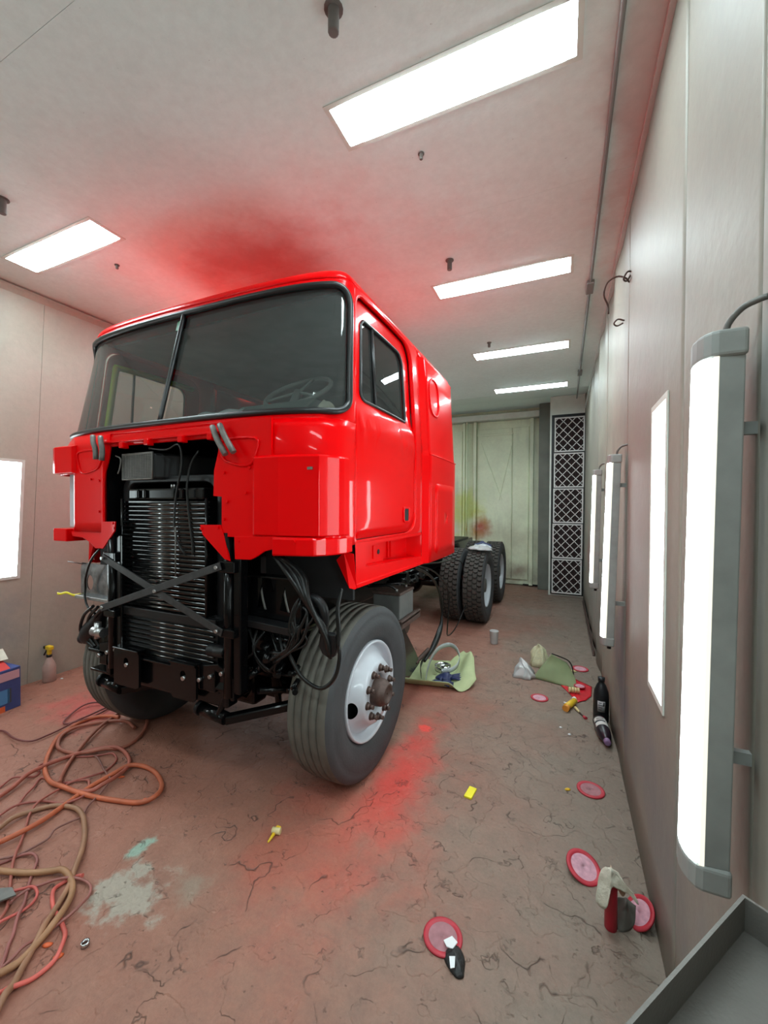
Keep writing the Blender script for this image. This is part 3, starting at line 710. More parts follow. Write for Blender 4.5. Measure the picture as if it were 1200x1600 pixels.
# sides: body round the door, door with its window, step well, sleeper box
SX = -1.0
def side_x(y, z): return cab_w(z)
def side(sgn):
    crown = lambda y: max(0.0, 0.016 - 0.06 * (y - 2.40) ** 2)
    S_ = lambda y, z, off=0.0: (XC + sgn * (cab_w(z) + off + crown(y) * ss((z - 1.40) / 0.08)), y, z)
    dl = dense(rrect(1.885, 2.80, 1.42, 2.765, (0.03, 0.16, 0.14, 0.10), 8), 10)
    def slant(p):   # the door's front edge leans back above the belt line
        y, z = p; k = cl((z - 2.05) / 0.73) * cl((2.3 - y) / 0.42); return (y + 0.075 * k, z)
    dl = [slant(p) for p in dl]
    outer = [slant(p) for p in to_rect(dense(rrect(1.885, 2.80, 1.42, 2.765, (0.03, 0.16, 0.14, 0.10), 8), 10), 1.878, 2.975, 1.405, 2.80)]
    MB().ring(dl, outer, 4, lambda y, z: S_(y, z)).build('side_skin', M['red'], truck, outward=CC, solid=0.02)
    # door: a frame lip set back at the top, flat skin below, opening for the window
    def shrink(loop, d):
        cx, cz = 2.34, 2.09; out = []
        for y, z in loop:
            q = Vector((cx - y, cz - z)); m = max(abs(q.x) / 0.46, abs(q.y) / 0.67); out.append((y + d * (q.x / abs(q.x) if abs(q.x) > 0.40 else q.x / 0.4) , z + d * (q.y / abs(q.y) if abs(q.y) > 0.6 else q.y / 0.6)))
        return out
    dd = shrink(dl, 0.007)
    win = [slant2(p) for p in dense(rrect(1.985, 2.655, 2.185, 2.655, (0.05, 0.03, 0.09, 0.05), 8), 8)]
    # match loops: sample the door outline at the angle of each window point
    def doff(y, z):   # inset of the upper frame
        return -0.022 * ss((z - 2.10) / 0.12) - 0.004 + (0.012 * math.exp(-((z - 2.02) / 0.02) ** 2))
    nseg = len(win)
    cc = (2.33, 2.42); uni = sorted(win + dd, key=lambda p: atan2(p[1] - cc[1], p[0] - cc[0])); un = []
    for p in uni:
        if not un or abs(atan2(p[1] - cc[1], p[0] - cc[0]) - atan2(un[-1][1] - cc[1], un[-1][0] - cc[0])) > 0.004: un.append(p)
    win2 = ray_loop(un, win, cc); out_loop = ray_loop(un, dd, cc)
    d_ob = MB().ring(win2, out_loop, 14, lambda y, z: S_(y, z, doff(y, z))).build('door', M['red'], truck, outward=CC, solid=0.02)
    MB().tube([S_(y, z, doff(y, z) + 0.002) for y, z in win], 0.009, 6, closed=True, sub=1).build('window_gasket', M['gasket'], d_ob)
    MB().ring(win, [(lerp(y, 2.33, 0.97), lerp(z, 2.42, 0.97)) for y, z in win], 6, lambda y, z: S_(y, z, -0.034)).build('side_window', M['sideglass'], d_ob, outward=CC)
    MB().cyl(S_(2.172, 2.19, -0.026), S_(2.178, 2.65, -0.026), 0.010, n=8).build('vent_divider', M['gasket'], d_ob)
    hr = rrect(2.548, 2.668, 1.492, 1.598, 0.02, 4)
    MB().ring([(lerp(y, 2.608, 0.25), lerp(z, 1.545, 0.2)) for y, z in hr], hr, 2, lambda y, z: S_(y, z, 0.004)).build('handle_rim', M['red'], d_ob, outward=CC, solid=0.006)
    MB().b(XC + sgn * (1.11 - 0.01), XC + sgn * (1.11 + 0.014), 2.575, 2.645, 1.505, 1.585).build('handle_dark_plate', M['void'], d_ob)  # proud dark plate, its colour replaces the shade inside a recess
    # step well below the door
    def lo(u, v): return S_(lerp(1.885, 2.975, u), lerp(1.17, 1.25, v))
    m = MB(); x_o = XC + sgn * 1.11; x_i = XC + sgn * 1.00
    yA, yB, yC, zA, zB = 2.02, 2.36, 2.965, 1.268, 1.385
    def q(a, b2, c, d): m.add([a, b2, c, d], [(0, 1, 2, 3)])
    P = lambda y, z, x=x_o: (x, y, z)
    q(P(1.885, 1.405), P(1.90, 1.17), P(2.0, 1.17), P(2.0, 1.405)); q(P(2.0, 1.17), P(2.975, 1.16), P(2.975, zA - 0.05), P(2.0, zA)); q(P(2.0, zA), P(2.02, zA), P(2.02, 1.405), P(2.0, 1.405))
    q(P(2.02, zB), P(2.965, zB), P(2.965, 1.405), P(2.02, 1.405))
    # recess faces
    q(P(2.02, zA), P(2.02, zB), P(2.05, zB, x_i + sgn * 0.06), P(2.05, zA, x_i + sgn * 0.06))
    q(P(2.05, zA, x_i + sgn * 0.06), P(2.05, zB, x_i + sgn * 0.06), P(yB, zB, x_i + sgn * 0.06), P(yB, zA - 0.01, x_i + sgn * 0.06))
    q(P(yB, zA - 0.01, x_i + sgn * 0.06), P(yB, zB, x_i + sgn * 0.06), P(yB + 0.03, zB, x_i), P(yB + 0.03, zA - 0.01, x_i))
    q(P(yB + 0.03, zA - 0.01, x_i), P(yB + 0.03, zB, x_i), P(2.93, zB, x_i), P(2.93, zA - 0.05, x_i))
    q(P(2.93, zA - 0.05, x_i), P(2.93, zB, x_i), P(2.965, zB), P(2.965, zA - 0.05))
    m.add([P(2.02, zA), P(2.05, zA, x_i + sgn * 0.06), P(yB, zA - 0.01, x_i + sgn * 0.06), P(yB + 0.03, zA - 0.01, x_i), P(2.93, zA - 0.05, x_i), P(2.965, zA - 0.05)], [tuple(range(6))])
    m.add([P(2.02, zB), P(2.05, zB, x_i + sgn * 0.06), P(yB, zB, x_i + sgn * 0.06), P(yB + 0.03, zB, x_i), P(2.93, zB, x_i), P(2.965, zB)], [tuple(range(6))])
    m.build('step_well', M['red'], truck, outward=CC)
    MB().cyl((x_i + sgn * 0.06, 2.24, 1.325), (x_i + sgn * 0.066, 2.24, 1.325), 0.055, n=4).build('step_plate', M['red'], truck)
    MB().cyl((x_i + sgn * 0.064, 2.27, 1.322), (x_i + sgn * 0.069, 2.27, 1.322), 0.016, n=12).build('step_hole', M['void'], truck)
    for y in (2.55, 2.60): MB().b(min(x_i, x_i + sgn * 0.012), max(x_i, x_i + sgn * 0.012), y, y + 0.022, 1.25, 1.385).build('step_rib', M['red'], truck, bevel=0.004)
    MB().prism([(1.885, 1.172), (1.905, 1.166), (2.975, 1.156), (3.90, 1.156), (3.90, 1.176), (2.975, 1.176), (1.89, 1.19)], 'x', XC + sgn * 1.09, XC + sgn * 1.118).build('sill', M['red'], truck, bevel=0.004)
    # flange below the front corner
    fl = [(XC + sgn * a, y, z) for a, y, z in ((1.02, 1.845, 1.318), (1.068, 1.84, 1.362), (1.115, 1.86, 1.352), (1.12, 1.885, 1.17), (1.12, 1.865, 1.168), (1.095, 1.85, 1.175))]
    MB().add(fl, [(0, 1, 2, 3, 4, 5)]).build('corner_flange', M['red'], truck, outward=CC, solid=0.014)
    # sleeper, a little wider than the cab
    so = 0.034
    def slx(z): return 1.11 + so - 0.012 * ss((z - 2.0) / 0.05) - 0.05 * cl((z - 2.05) / 0.8) * 0.9
    SL = lambda y, z, off=0.0: (XC + sgn * (slx(z) + off + max(0.0, 0.011 - 0.06 * (y - 3.47) ** 2)), y, z)
    g = MB()
    zs = [1.16, 1.3, 1.6, 1.9, 2.0, 2.02, 2.05, 2.3, 2.6, 2.76]
    ys = [3.05, 3.12, 3.2, 3.3, 3.4, 3.5, 3.6, 3.7, 3.8, 3.86, 3.90]
    vs = [SL(y, z, -0.03 if y == 3.90 else 0) for z in zs for y in ys]
    n = len(ys); g.add(vs, [(j * n + i, j * n + i + 1, (j + 1) * n + i + 1, (j + 1) * n + i) for j in range(len(zs) - 1) for i in range(n - 1)], True)
    g.build('sleeper_side', M['red'], truck, outward=CC, solid=0.01)
    g = MB()   # the step from cab to sleeper
    vs = []
    for z in zs: vs += [(XC + sgn * cab_w(z), 2.972, z), SL(3.05, z)]
    g.add(vs, [(2 * j, 2 * j + 1, 2 * j + 3, 2 * j + 2) for j in range(len(zs) - 1)]); g.build('sleeper_step', M['red'], truck, outward=CC)
    g = MB()   # shoulder up to the roof
    vs = []; ks = (0, 0.2, 0.5, 0.8, 1)
    for y in (2.972, 3.05, 3.3, 3.6, 3.90):
        for k in ks:
            x0, z0 = (cab_w(2.76) if y < 3 else slx(2.76)), 2.76
            vs.append((XC + sgn * lerp(x0, 1.045, k), y, lerp(z0, 2.815, sin(k * pi / 2))))
    n = len(ks); g.add(vs, [(j * n + i, j * n + i + 1, (j + 1) * n + i + 1, (j + 1) * n + i) for j in range(4) for i in range(n - 1)], True)
    g.build('sleeper_shoulder', M['red'], truck, outward=CC, solid=0.01)
    ov = dense(rrect(3.14, 3.37, 2.35, 2.65, 0.10, 8), 4)
    MB().tube([SL(y, z, 0.001) for y, z in ov], 0.010, 6, closed=True, sub=1).build('vent_lip', M['red'], truck)
    lg = dense(rrect(3.19, 3.80, 1.215, 1.79, 0.05, 6), 6)
    MB().ring([(lerp(y, 3.495, 0.98), lerp(z, 1.50, 0.98)) for y, z in lg], lg, 5, lambda y, z: SL(y, z, 0.007 if abs(y - 3.495) < 0.28 else 0.003)).build('luggage_door', M['red'], truck, outward=CC, solid=0.005)
    MB().tube([SL(3.05 + 0.84 * k / 10, 2.015, 0.0) for k in range(11)], 0.006, 6, sub=1).build('belt_bead', M['red'], truck)
def slant2(p):
    y, z = p; k = cl((z - 2.185) / 0.47) * cl((2.3 - y) / 0.3); return (y + 0.055 * k, z)
def ray_loop(inner, outer, c):
    # for every inner point the point of the outer loop in the same direction from c
    res = []; n = len(outer)
    for p in inner:
        d = (p[0] - c[0], p[1] - c[1]); best = None
        for i in range(n):
            a, b2 = outer[i], outer[(i + 1) % n]; e = (b2[0] - a[0], b2[1] - a[1])
            den = d[0] * e[1] - d[1] * e[0]
            if abs(den) < 1e-12: continue
            t = ((a[0] - c[0]) * e[1] - (a[1] - c[1]) * e[0]) / den; s = ((a[0] - c[0]) * d[1] - (a[1] - c[1]) * d[0]) / den
            if t > 0 and -1e-6 <= s <= 1 + 1e-6 and (best is None or t > best): best = t
        res.append((c[0] + d[0] * best, c[1] + d[1] * best))
    return res
side(1); side(-1)
MB().b(XC - 1.06, XC + 1.06, 3.885, 3.90, 1.17, 2.78).build('cab_back', M['red'], truck)

# cab interior
MB().b(XC - 1.07, XC + 1.07, 1.95, 3.86, 1.40, 1.43).build('cab_floor', M['interior'], truck)
MB().b(XC - 1.05, XC + 1.05, 2.90, 2.94, 1.43, 2.30).build('bunk_wall', M['interior'], truck)
MB().b(XC - 1.0, XC + 1.0, 1.98, 3.86, 2.785, 2.80).build('headliner', M['interior'], truck)
MB().b(XC - 1.04, XC + 1.04, 3.83, 3.86, 1.43, 2.79).build('rear_liner', M['interior'], truck)
def dashf(u, v):
    f = lerp(-0.9, 0.9, u); p = SK(f, 2.06, -0.03); return (p[0], lerp(p[1], 2.16, v), 2.050 + 0.02 * sin(v * pi))
MB().grid(dashf, 40, 6).build('dashboard', M['dash'], truck, outward=(XC, 2, 1), solid=0.03)
MB().b(XC - 1.05, XC + 1.05, 2.13, 2.16, 1.5, 2.055).build('dash_front', M['interior'], truck)
MB().prism([(1.88, 2.06), (2.24, 2.06), (2.24, 2.24), (2.06, 2.25), (1.93, 2.15)], 'x', -1.95, -1.36).build('instrument_hood', M['dash'], truck, bevel=0.02)
sw = MB(); c = Vector((-1.67, 2.31, 2.38)); a1 = Vector((1, 0, 0)); a2 = Vector((0, 0.80, 0.60)).normalized()
sw.tube([c + (a1 * cos(2 * pi * k / 36) + a2 * sin(2 * pi * k / 36)) * 0.235 for k in range(36)], 0.016, 8, closed=True, sub=1)
for k in range(3):
    t = radians(90 + 120 * k); sw.cyl(c, c + (a1 * cos(t) + a2 * sin(t)) * 0.23, 0.011, n=8)
sw.cyl(c, c + Vector((0, -0.25, -0.4)), 0.03, n=10); sw.build('steering_wheel', mat('dark_grey_wheel', lin(132, 136, 134), 0.5), truck)
for x in (-1.56, -2.66):
    st = MB(); st.b(x - 0.25, x + 0.25, 2.45, 2.88, 1.6, 1.85); st.b(x - 0.24, x + 0.24, 2.78, 2.89, 1.85, 2.40)
    st.build('seat', M['interior'], truck, bevel=0.05, seg=3)
MB().tube([(-3.105, 1.985, 2.64), (-3.105, 2.30, 2.655), (-3.105, 2.68, 2.655)], 0.022, 8, sub=2).build('door_trim', M['yellow_trim'], truck)
MB().tube([(-3.115, 1.93, 2.14), (-3.105, 1.96, 2.40), (-3.10, 1.99, 2.64)], 0.022, 8, sub=2).build('door_trim', M['yellow_trim'], truck)

# ------------------------------------------------------------------ wheels
R = 0.505
def tire_meshes(drive):
    a = [(0.292, -0.235), (0.33, -0.262), (0.40, -0.282), (0.455, -0.279), (0.485, -0.268)]
    side_in = MB().lathe(a + [(0.497, -0.258)], axis='X', n=64)
    b2 = [(0.497, -0.022), (0.485, -0.012), (0.462, -0.004), (0.455, -0.006), (0.43, -0.001), (0.40, 0.001), (0.36, -0.006), (0.33, -0.018), (0.315, -0.022), (0.311, -0.028), (0.292, -0.045)]
    side_in.lathe(b2, axis='X', n=64)
    tr = MB()
    if not drive:
        pr = [(0.497, -0.258), (0.503, -0.245)]
        for g in (-0.210, -0.163, -0.117, -0.070): pr += [(0.506, g - 0.0045), (0.478, g - 0.0035), (0.478, g + 0.0035), (0.506, g + 0.0045)]
        pr += [(0.503, -0.035), (0.497, -0.022)]
        tr.lathe(pr, axis='X', n=72)
    else:
        tr.lathe([(0.497, -0.258), (0.486, -0.25), (0.486, -0.03), (0.497, -0.022)], axis='X', n=64)
        n = 46
        for k in range(n):
            for row, (x0, x1) in enumerate(((-0.256, -0.205), (-0.196, -0.145), (-0.135, -0.084), (-0.075, -0.024))):
                t = 2 * pi * (k + 0.5 * (row % 2)) / n; d = 2 * pi / n * 0.40
                pts = []
                for r in (0.484, 0.507):
                    for (tt, x) in ((t - d, x0), (t + d * 0.7, x0), (t + d, (x0 + x1) / 2), (t + d * 0.7, x1), (t - d, x1), (t - d * 0.6, (x0 + x1) / 2)):
                        pts.append((x, r * cos(tt), r * sin(tt)))
                tr.add(pts, [tuple(range(6, 12))] + [(i, (i + 1) % 6, 6 + (i + 1) % 6, 6 + i) for i in range(6)])
    ms, mt = side_in.mesh('tire'), tr.mesh('tread')
    ms.materials.append(M['rubber']); mt.materials.append(M['tread'])
    return ms, mt
STEER, DRIVE = tire_meshes(False), tire_meshes(True)
M['drive_tread'] = mat('dark_drive_tread', lin(66, 62, 58), 0.85, bump=0.2, var=0.15)
DRIVE[1].materials.clear(); DRIVE[1].materials.append(M['drive_tread'])
def child(name, me, parent, loc=(0, 0, 0), rz=0.0, rx=0.0):
    o = bpy.data.objects.new(name, me); COL.objects.link(o); o.parent = parent; o.location = loc; o.rotation_euler = (rx, 0, rz)
    return o
rp = [(0.288, -0.06), (0.292, -0.03), (0.286, -0.02), (0.278, -0.022), (0.271, -0.036), (0.266, -0.066), (0.255, -0.072), (0.246, -0.066)]
rp2 = [(0.188, -0.002), (0.178, 0.012), (0.168, 0.02), (0.108, 0.02), (0.104, -0.02)]
rim_mb = MB().lathe(rp, axis='X', n=80).lathe(rp2, axis='X', n=80)
def cone(a, r):   # the disc between rim and flange, a in degrees
    q = (r - 0.188) / 0.058; x = -0.002 - 0.064 * q - 0.004 * sin(q * pi); return (x, r * cos(radians(a)), r * sin(radians(a)))
HA = (190, 10)
for a in range(0, 360, 5):
    if not any(abs((a + 2.5 - h + 180) % 360 - 180) < 20 for h in HA):
        rim_mb.grid(lambda u, v, a=a: cone(a + 5 * u, 0.188 + 0.058 * v), 1, 5)
for h in HA:
    hole = [(13 * cos(2 * pi * k / 32), 0.217 + 0.024 * sin(2 * pi * k / 32)) for k in range(32)]
    sc_h = [(x, (r - 0.217) * 600) for x, r in hole]; box_h = [(-20, -17.4), (20, -17.4), (20, 17.4), (-20, 17.4)]
    ang = sorted([atan2(p[1], p[0]) for p in sc_h + box_h]); dirs = [(cos(t), sin(t)) for t in ang]
    def rl(dirs, loop):
        return [p for p in ray_loop(dirs, loop, (0, 0))]
    ii = [(x, 0.217 + z / 600) for x, z in rl(dirs, sc_h)]; oo = [(x, 0.217 + z / 600) for x, z in rl(dirs, box_h)]
    rim_mb.ring(ii, oo, 3, lambda x, r, h=h: cone(h + x, r))
rim_me = rim_mb.mesh('wheel_rim'); rim_me.materials.append(M['rimwhite'])
back_me = MB().lathe([(0.265, -0.09), (0.01, -0.09)], axis='X', n=32).mesh('brake_drum'); back_me.materials.append(M['void'])
hub_me = MB().lathe([(0.104, -0.03), (0.082, -0.02), (0.08, 0.03), (0.078, 0.05), (0.072, 0.062), (0.062, 0.07), (0.060, 0.085), (0.046, 0.088), (0.044, 0.078), (0.004, 0.078)], axis='X', n=28).mesh('hub'); hub_me.materials.append(M['rust'])
nut_me = MB().cyl((0.018, 0, 0), (0.04, 0, 0), 0.0185, n=6).cyl((0.04, 0, 0), (0.062, 0, 0), 0.012, n=8).cyl((0.018, 0, 0), (0.024, 0, 0), 0.023, n=12).mesh('lug_nut'); nut_me.materials.append(M['rust'])
drim_me = MB().lathe([(0.298, -0.06), (0.302, -0.03), (0.294, -0.022), (0.286, -0.03), (0.280, -0.07), (0.272, -0.14), (0.255, -0.165), (0.20, -0.172), (0.12, -0.175)], axis='X', n=64).mesh('wheel_rim'); drim_me.materials.append(M['rimwhite'])
dhub_me = MB().lathe([(0.125, -0.19), (0.12, -0.12), (0.10, -0.10), (0.095, -0.05), (0.07, -0.045), (0.004, -0.045)], axis='X', n=28).mesh('hub'); dhub_me.materials.append(M['dullsteel'])
dnut_me = MB().cyl((-0.175, 0, 0), (-0.145, 0, 0), 0.018, n=6).mesh('lug_nut'); dnut_me.materials.append(M['dullsteel'])
TO = WL[truck]
RS = 0.498
def steer_wheel(x, y, sgn, steer):
    rz = (0 if sgn > 0 else pi) + steer
    loc = Vector((x, y, RS)) - TO
    t = child('tire', STEER[0], truck, loc, rz); child('tread', STEER[1], t); t.scale = (1, RS / 0.505, RS / 0.505)
    r = child('wheel_rim', rim_me, truck, loc, rz); r['label'] = 'white painted wheel rim'
    child('brake_drum', back_me, r); child('hub', hub_me, r)
    for k in range(10):
        a = 2 * pi * (k + 0.3) / 10; child('lug_nut', nut_me, r, (0, 0.140 * cos(a), 0.140 * sin(a)))
def drive_wheel(x, y, sgn, inner):
    rz = 0 if sgn > 0 else pi; loc = Vector((x, y, R)) - TO
    t = child('tire', DRIVE[0], truck, loc, rz); child('tread', DRIVE[1], t)
    if not inner:
        r = child('wheel_rim', drim_me, truck, loc, rz); child('hub', dhub_me, r)
        for k in range(10):
            a = 2 * pi * k / 10; child('lug_nut', dnut_me, r, (0, 0.165 * cos(a), 0.165 * sin(a)))
YF = 2.185
steer_wheel(-1.018, YF, 1, radians(-3)); steer_wheel(2 * XC + 1.005 + 0.215, YF, -1, radians(-3))
for y in (5.76, 7.14):
    for s in (1, -1):
        drive_wheel(XC + s * 1.17, y, s, False); drive_wheel(XC + s * 0.85, y, s, True)

# ------------------------------------------------------------------ chassis, radiator and the stripped front end
def part(name, mb, m='black', **k): return mb.build(name, M[m], truck, **k)
for s in (-1, 1):
    x = XC + s * 0.43
    part('frame_rail', MB().b(x - 0.035, x + 0.035, 1.70, 8.05, 0.74, 1.0), bevel=0.008)
    sp = MB()
    for k in range(4): sp.tube([(x, 1.62 + 0.08 * k, 0.60 - 0.012 * k), (x, YF, 0.50 - 0.014 * k), (x, 2.80 - 0.08 * k, 0.60 - 0.012 * k)], 0.011, 4, sub=6)
    part('leaf_spring', sp)
    part('shock_absorber', MB().cyl((x + s * 0.12, 1.95, 0.52), (x + s * 0.10, 1.85, 0.95), 0.035, n=14).cyl((x + s * 0.12, 1.97, 0.40), (x + s * 0.12, 1.95, 0.54), 0.02, n=10))
    part('spring_hanger', MB().prism([(1.60, 0.62), (1.72, 0.56), (1.80, 0.76), (1.70, 0.80)], 'x', x - 0.05, x + 0.05), bevel=0.008)
    part('axle_knuckle', MB().cyl((XC + s * 0.80, YF, 0.38), (XC + s * 0.80, YF, 0.66), 0.05, n=14).cyl((XC + s * 0.80, YF, R), (XC + s * 0.97, YF, R), 0.11, n=18))
    part('air_chamber', MB().cyl((XC + s * 0.66, YF - 0.10, 0.62), (XC + s * 0.66, YF + 0.06, 0.66), 0.075, n=18))
for s in (-1, 1):
    part('front_brake_drum', MB().lathe([(0.02, 0), (0.20, 0), (0.215, 0.02), (0.215, 0.16), (0.19, 0.18), (0.02, 0.19)], (XC + s * 0.72 - (0 if s > 0 else 0.19), YF, 0.498), 'X', 28), 'blackmat')
    part('spring_pad', MB().b(XC + s * 0.43 - 0.06, XC + s * 0.43 + 0.06, YF - 0.16, YF + 0.16, 0.40, 0.60), 'black', bevel=0.015)
    part('frame_gusset', MB().prism([(1.72, 0.74), (1.72, 0.56), (1.86, 0.46), (2.10, 0.60), (2.40, 0.74)], 'x', XC + s * 0.43 - 0.045, XC + s * 0.43 - 0.03), 'black')
    part('air_bag', MB().lathe([(0.02, 0.58), (0.09, 0.585), (0.115, 0.62), (0.10, 0.66), (0.118, 0.70), (0.10, 0.76), (0.02, 0.77)], (XC + s * 0.60, YF + 0.02, 0), 'Z', 22), 'blackmat')
part('skid_beam', MB().b(XC - 0.46, XC + 0.46, 1.86, 1.98, 0.42, 0.62), 'black', bevel=0.02)
part('oil_cooler', MB().b(XC - 0.36, XC + 0.36, 1.74, 1.86, 0.56, 0.98), 'blackmat', bevel=0.02)
part('front_axle', MB().tube([(XC - 0.82, YF, 0.50), (XC - 0.45, YF, 0.43), (XC, YF, 0.40), (XC + 0.45, YF, 0.43), (XC + 0.82, YF, 0.50)], 0.07, 10))
part('tie_rod', MB().cyl((XC - 0.75, YF + 0.22, 0.42), (XC + 0.75, YF + 0.22, 0.42), 0.02, n=10))
for y in (2.6, 4.4, 6.45, 8.0): part('frame_crossmember', MB().b(XC - 0.42, XC + 0.42, y - 0.05, y + 0.05, 0.78, 0.97), bevel=0.01)
part('engine_block', MB().b(XC - 0.30, XC + 0.30, 2.10, 3.3, 0.62, 1.36), 'black', bevel=0.05)
part('oil_pan', MB().b(XC - 0.20, XC + 0.20, 2.0, 3.0, 0.42, 0.62), 'black', bevel=0.04)
part('drive_shaft', MB().cyl((XC, 3.3, 0.72), (XC, 5.7, 0.62), 0.055, n=14))
for y in (5.76, 7.14):
    part('drive_axle', MB().cyl((XC - 0.85, y, R), (XC + 0.85, y, R), 0.075, n=16).lathe([(0.02, -0.2), (0.16, -0.16), (0.21, 0), (0.16, 0.16), (0.02, 0.2)], (XC, y, R), 'Y', 20))
part('rear_deck', MB().b(XC - 0.48, XC + 0.48, 5.2, 7.6, 1.0, 1.045), 'blackmat', bevel=0.01)
part('fifth_wheel', MB().prism([(XC - 0.42, 5.9), (XC + 0.42, 5.9), (XC + 0.46, 6.4), (XC + 0.16, 6.95), (XC + 0.10, 6.5), (XC - 0.10, 6.5), (XC - 0.16, 6.95), (XC - 0.46, 6.4)], 'z', 1.05, 1.09), 'blackmat', bevel=0.01)
part('cab_mount', MB().b(XC - 0.45, XC + 0.45, 3.7, 3.85, 1.0, 1.17))
# black tunnel behind the opening
part('tunnel_wall', MB().b(XC - 0.475, XC - 0.46, 1.60, 2.12, 1.30, 1.965), 'black'); part('tunnel_wall', MB().b(XC + 0.475, XC + 0.49, 1.60, 2.12, 1.30, 1.965), 'black')
part('tunnel_roof', MB().b(XC - 0.475, XC + 0.49, 1.60, 2.12, 1.955, 1.97), 'black'); part('tunnel_back', MB().b(XC - 0.475, XC + 0.49, 2.10, 2.125, 1.30, 1.965), 'black')
part('underbody_panel', MB().b(XC - 1.08, XC - 0.47, 1.72, 3.88, 1.385, 1.40), 'void'); part('underbody_panel', MB().b(XC + 0.47, XC + 1.08, 1.72, 3.88, 1.385, 1.40), 'void')
# radiator: shroud, core with round bars, tank on top
def shroud():
    m = MB()
    inner = dense(rrect(-2.475, -1.745, 0.98, 1.735, (0.02, 0.02, 0.10, 0.06), 6), 4); outer = dense(rrect(-2.535, -1.655, 0.95, 1.775, (0.02, 0.02, 0.14, 0.08), 6), 4)
    m.ring(inner, outer, 2, lambda x, z: (x, 1.665 + (0.02 if False else 0), z)); m.ring(outer, [(x, z) for x, z in outer], 1, lambda x, z: (x, 1.665, z)); return m
part('radiator_shroud', shroud(), 'blackmat', outward=CC, solid=0.05, bevel=0.01)
part('radiator_core', MB().b(-2.475, -1.77, 1.64, 1.70, 0.99, 1.625), 'black')
N_BAR = 24
M['radbar'] = mat('glossy_black_bar', (0.004, 0.004, 0.004), 0.16, coat=1.0)
for k in range(N_BAR):
    z = 1.003 + 0.0262 * k
    part('radiator_bar', MB().cyl((-2.465, 1.632, z), (-1.785, 1.632, z), 0.0105, n=8), 'radbar')
part('radiator_side_bar', MB().cyl((-2.478, 1.625, 0.99), (-2.478, 1.625, 1.64), 0.010, n=8)); part('radiator_side_bar', MB().cyl((-1.775, 1.625, 0.99), (-1.775, 1.625, 1.64), 0.010, n=8))
part('radiator_tank', MB().b(-2.43, -1.80, 1.63, 1.72, 1.632, 1.70), 'black', bevel=0.012)
for x in (-2.33, -2.27, -2.02, -1.955): part('tank_rib', MB().b(x - 0.012, x + 0.012, 1.612, 1.63, 1.638, 1.695), 'black', bevel=0.008)
for x in (-2.075, -2.055): part('tank_fitting', MB().cyl((x, 1.65, 1.70), (x, 1.65, 1.722), 0.006, n=8), 'steel')
# lower cooler
part('cooler_core', MB().b(-2.475, -1.70, 1.63, 1.69, 0.70, 0.975), 'blackmat')
for k in range(8):
    z = 0.725 + 0.0275 * k
    part('cooler_bar', MB().cyl((-2.465, 1.622, z), (-1.715, 1.622, z), 0.007, n=8), 'radbar')
part('cooler_top_rail', MB().b(-2.48, -1.70, 1.615, 1.63, 0.935, 0.985), 'blackmat', bevel=0.004)
# air intake with a mesh front
part('air_intake', MB().prism([(-2.45, 1.62), (-2.165, 1.60), (-1.93, 2.0), (-2.45, 2.05)], 'z', 1.752, 1.905), 'blackmat', bevel=0.015)
mi = MB()
for k in range(17): x = lerp(-2.445, -2.172, k / 16); y = lerp(1.617, 1.597, k / 16); mi.b(x - 0.0018, x + 0.0018, y - 0.006, y - 0.002, 1.765, 1.898)
for k in range(15): z = lerp(1.765, 1.898, k / 14); mi.bar((-2.447, 1.613, z), (-2.168, 1.593, z), 0.003, 0.003)
part('intake_mesh', mi, 'dullsteel')
part('intake_rim', MB().tube([(-2.455, 1.614, 1.755), (-2.165, 1.594, 1.755), (-2.162, 1.594, 1.905), (-2.455, 1.614, 1.905)], 0.007, 6, closed=True, sub=1), 'dullsteel')
# posts and crossed straps
for x0, x1 in ((-2.555, -2.485), (-1.615, -1.545)):
    part('front_post', MB().cyl(((x0 + x1) / 2 - 0.012, 1.60, 0.60), ((x0 + x1) / 2 - 0.012, 1.60, 1.46), 0.026, n=16), 'black')
    part('front_post', MB().b(x1 - 0.02, x1 + 0.03, 1.60, 1.66, 0.62, 1.42), 'black', bevel=0.008)
    part('post_clamp', MB().b(x0 - 0.015, x1 + 0.02, 1.565, 1.62, 1.255, 1.315), 'black', bevel=0.006); part('post_clamp', MB().b(x0 - 0.015, x1 + 0.02, 1.565, 1.62, 0.92, 0.965), 'black', bevel=0.006)
M['strap'] = mat('worn_black_strap', lin(44, 44, 45), 0.5, var=0.35, vscale=30)
part('cross_strap', MB().bar((-2.57, 1.562, 1.283), (-1.60, 1.562, 0.945), 0.008, 0.040, up=(0, 0, 1)), 'strap', bevel=0.002)
part('cross_strap', MB().bar((-2.57, 1.552, 0.972), (-1.60, 1.552, 1.292), 0.008, 0.040, up=(0, 0, 1)), 'strap', bevel=0.002)
for x, z in ((-2.55, 1.278), (-1.625, 0.955), (-2.55, 0.98), (-1.625, 1.283), (-2.085, 1.12)): part('strap_bolt', MB().cyl((x, 1.557, z), (x, 1.540, z), 0.010, n=6), 'steel')
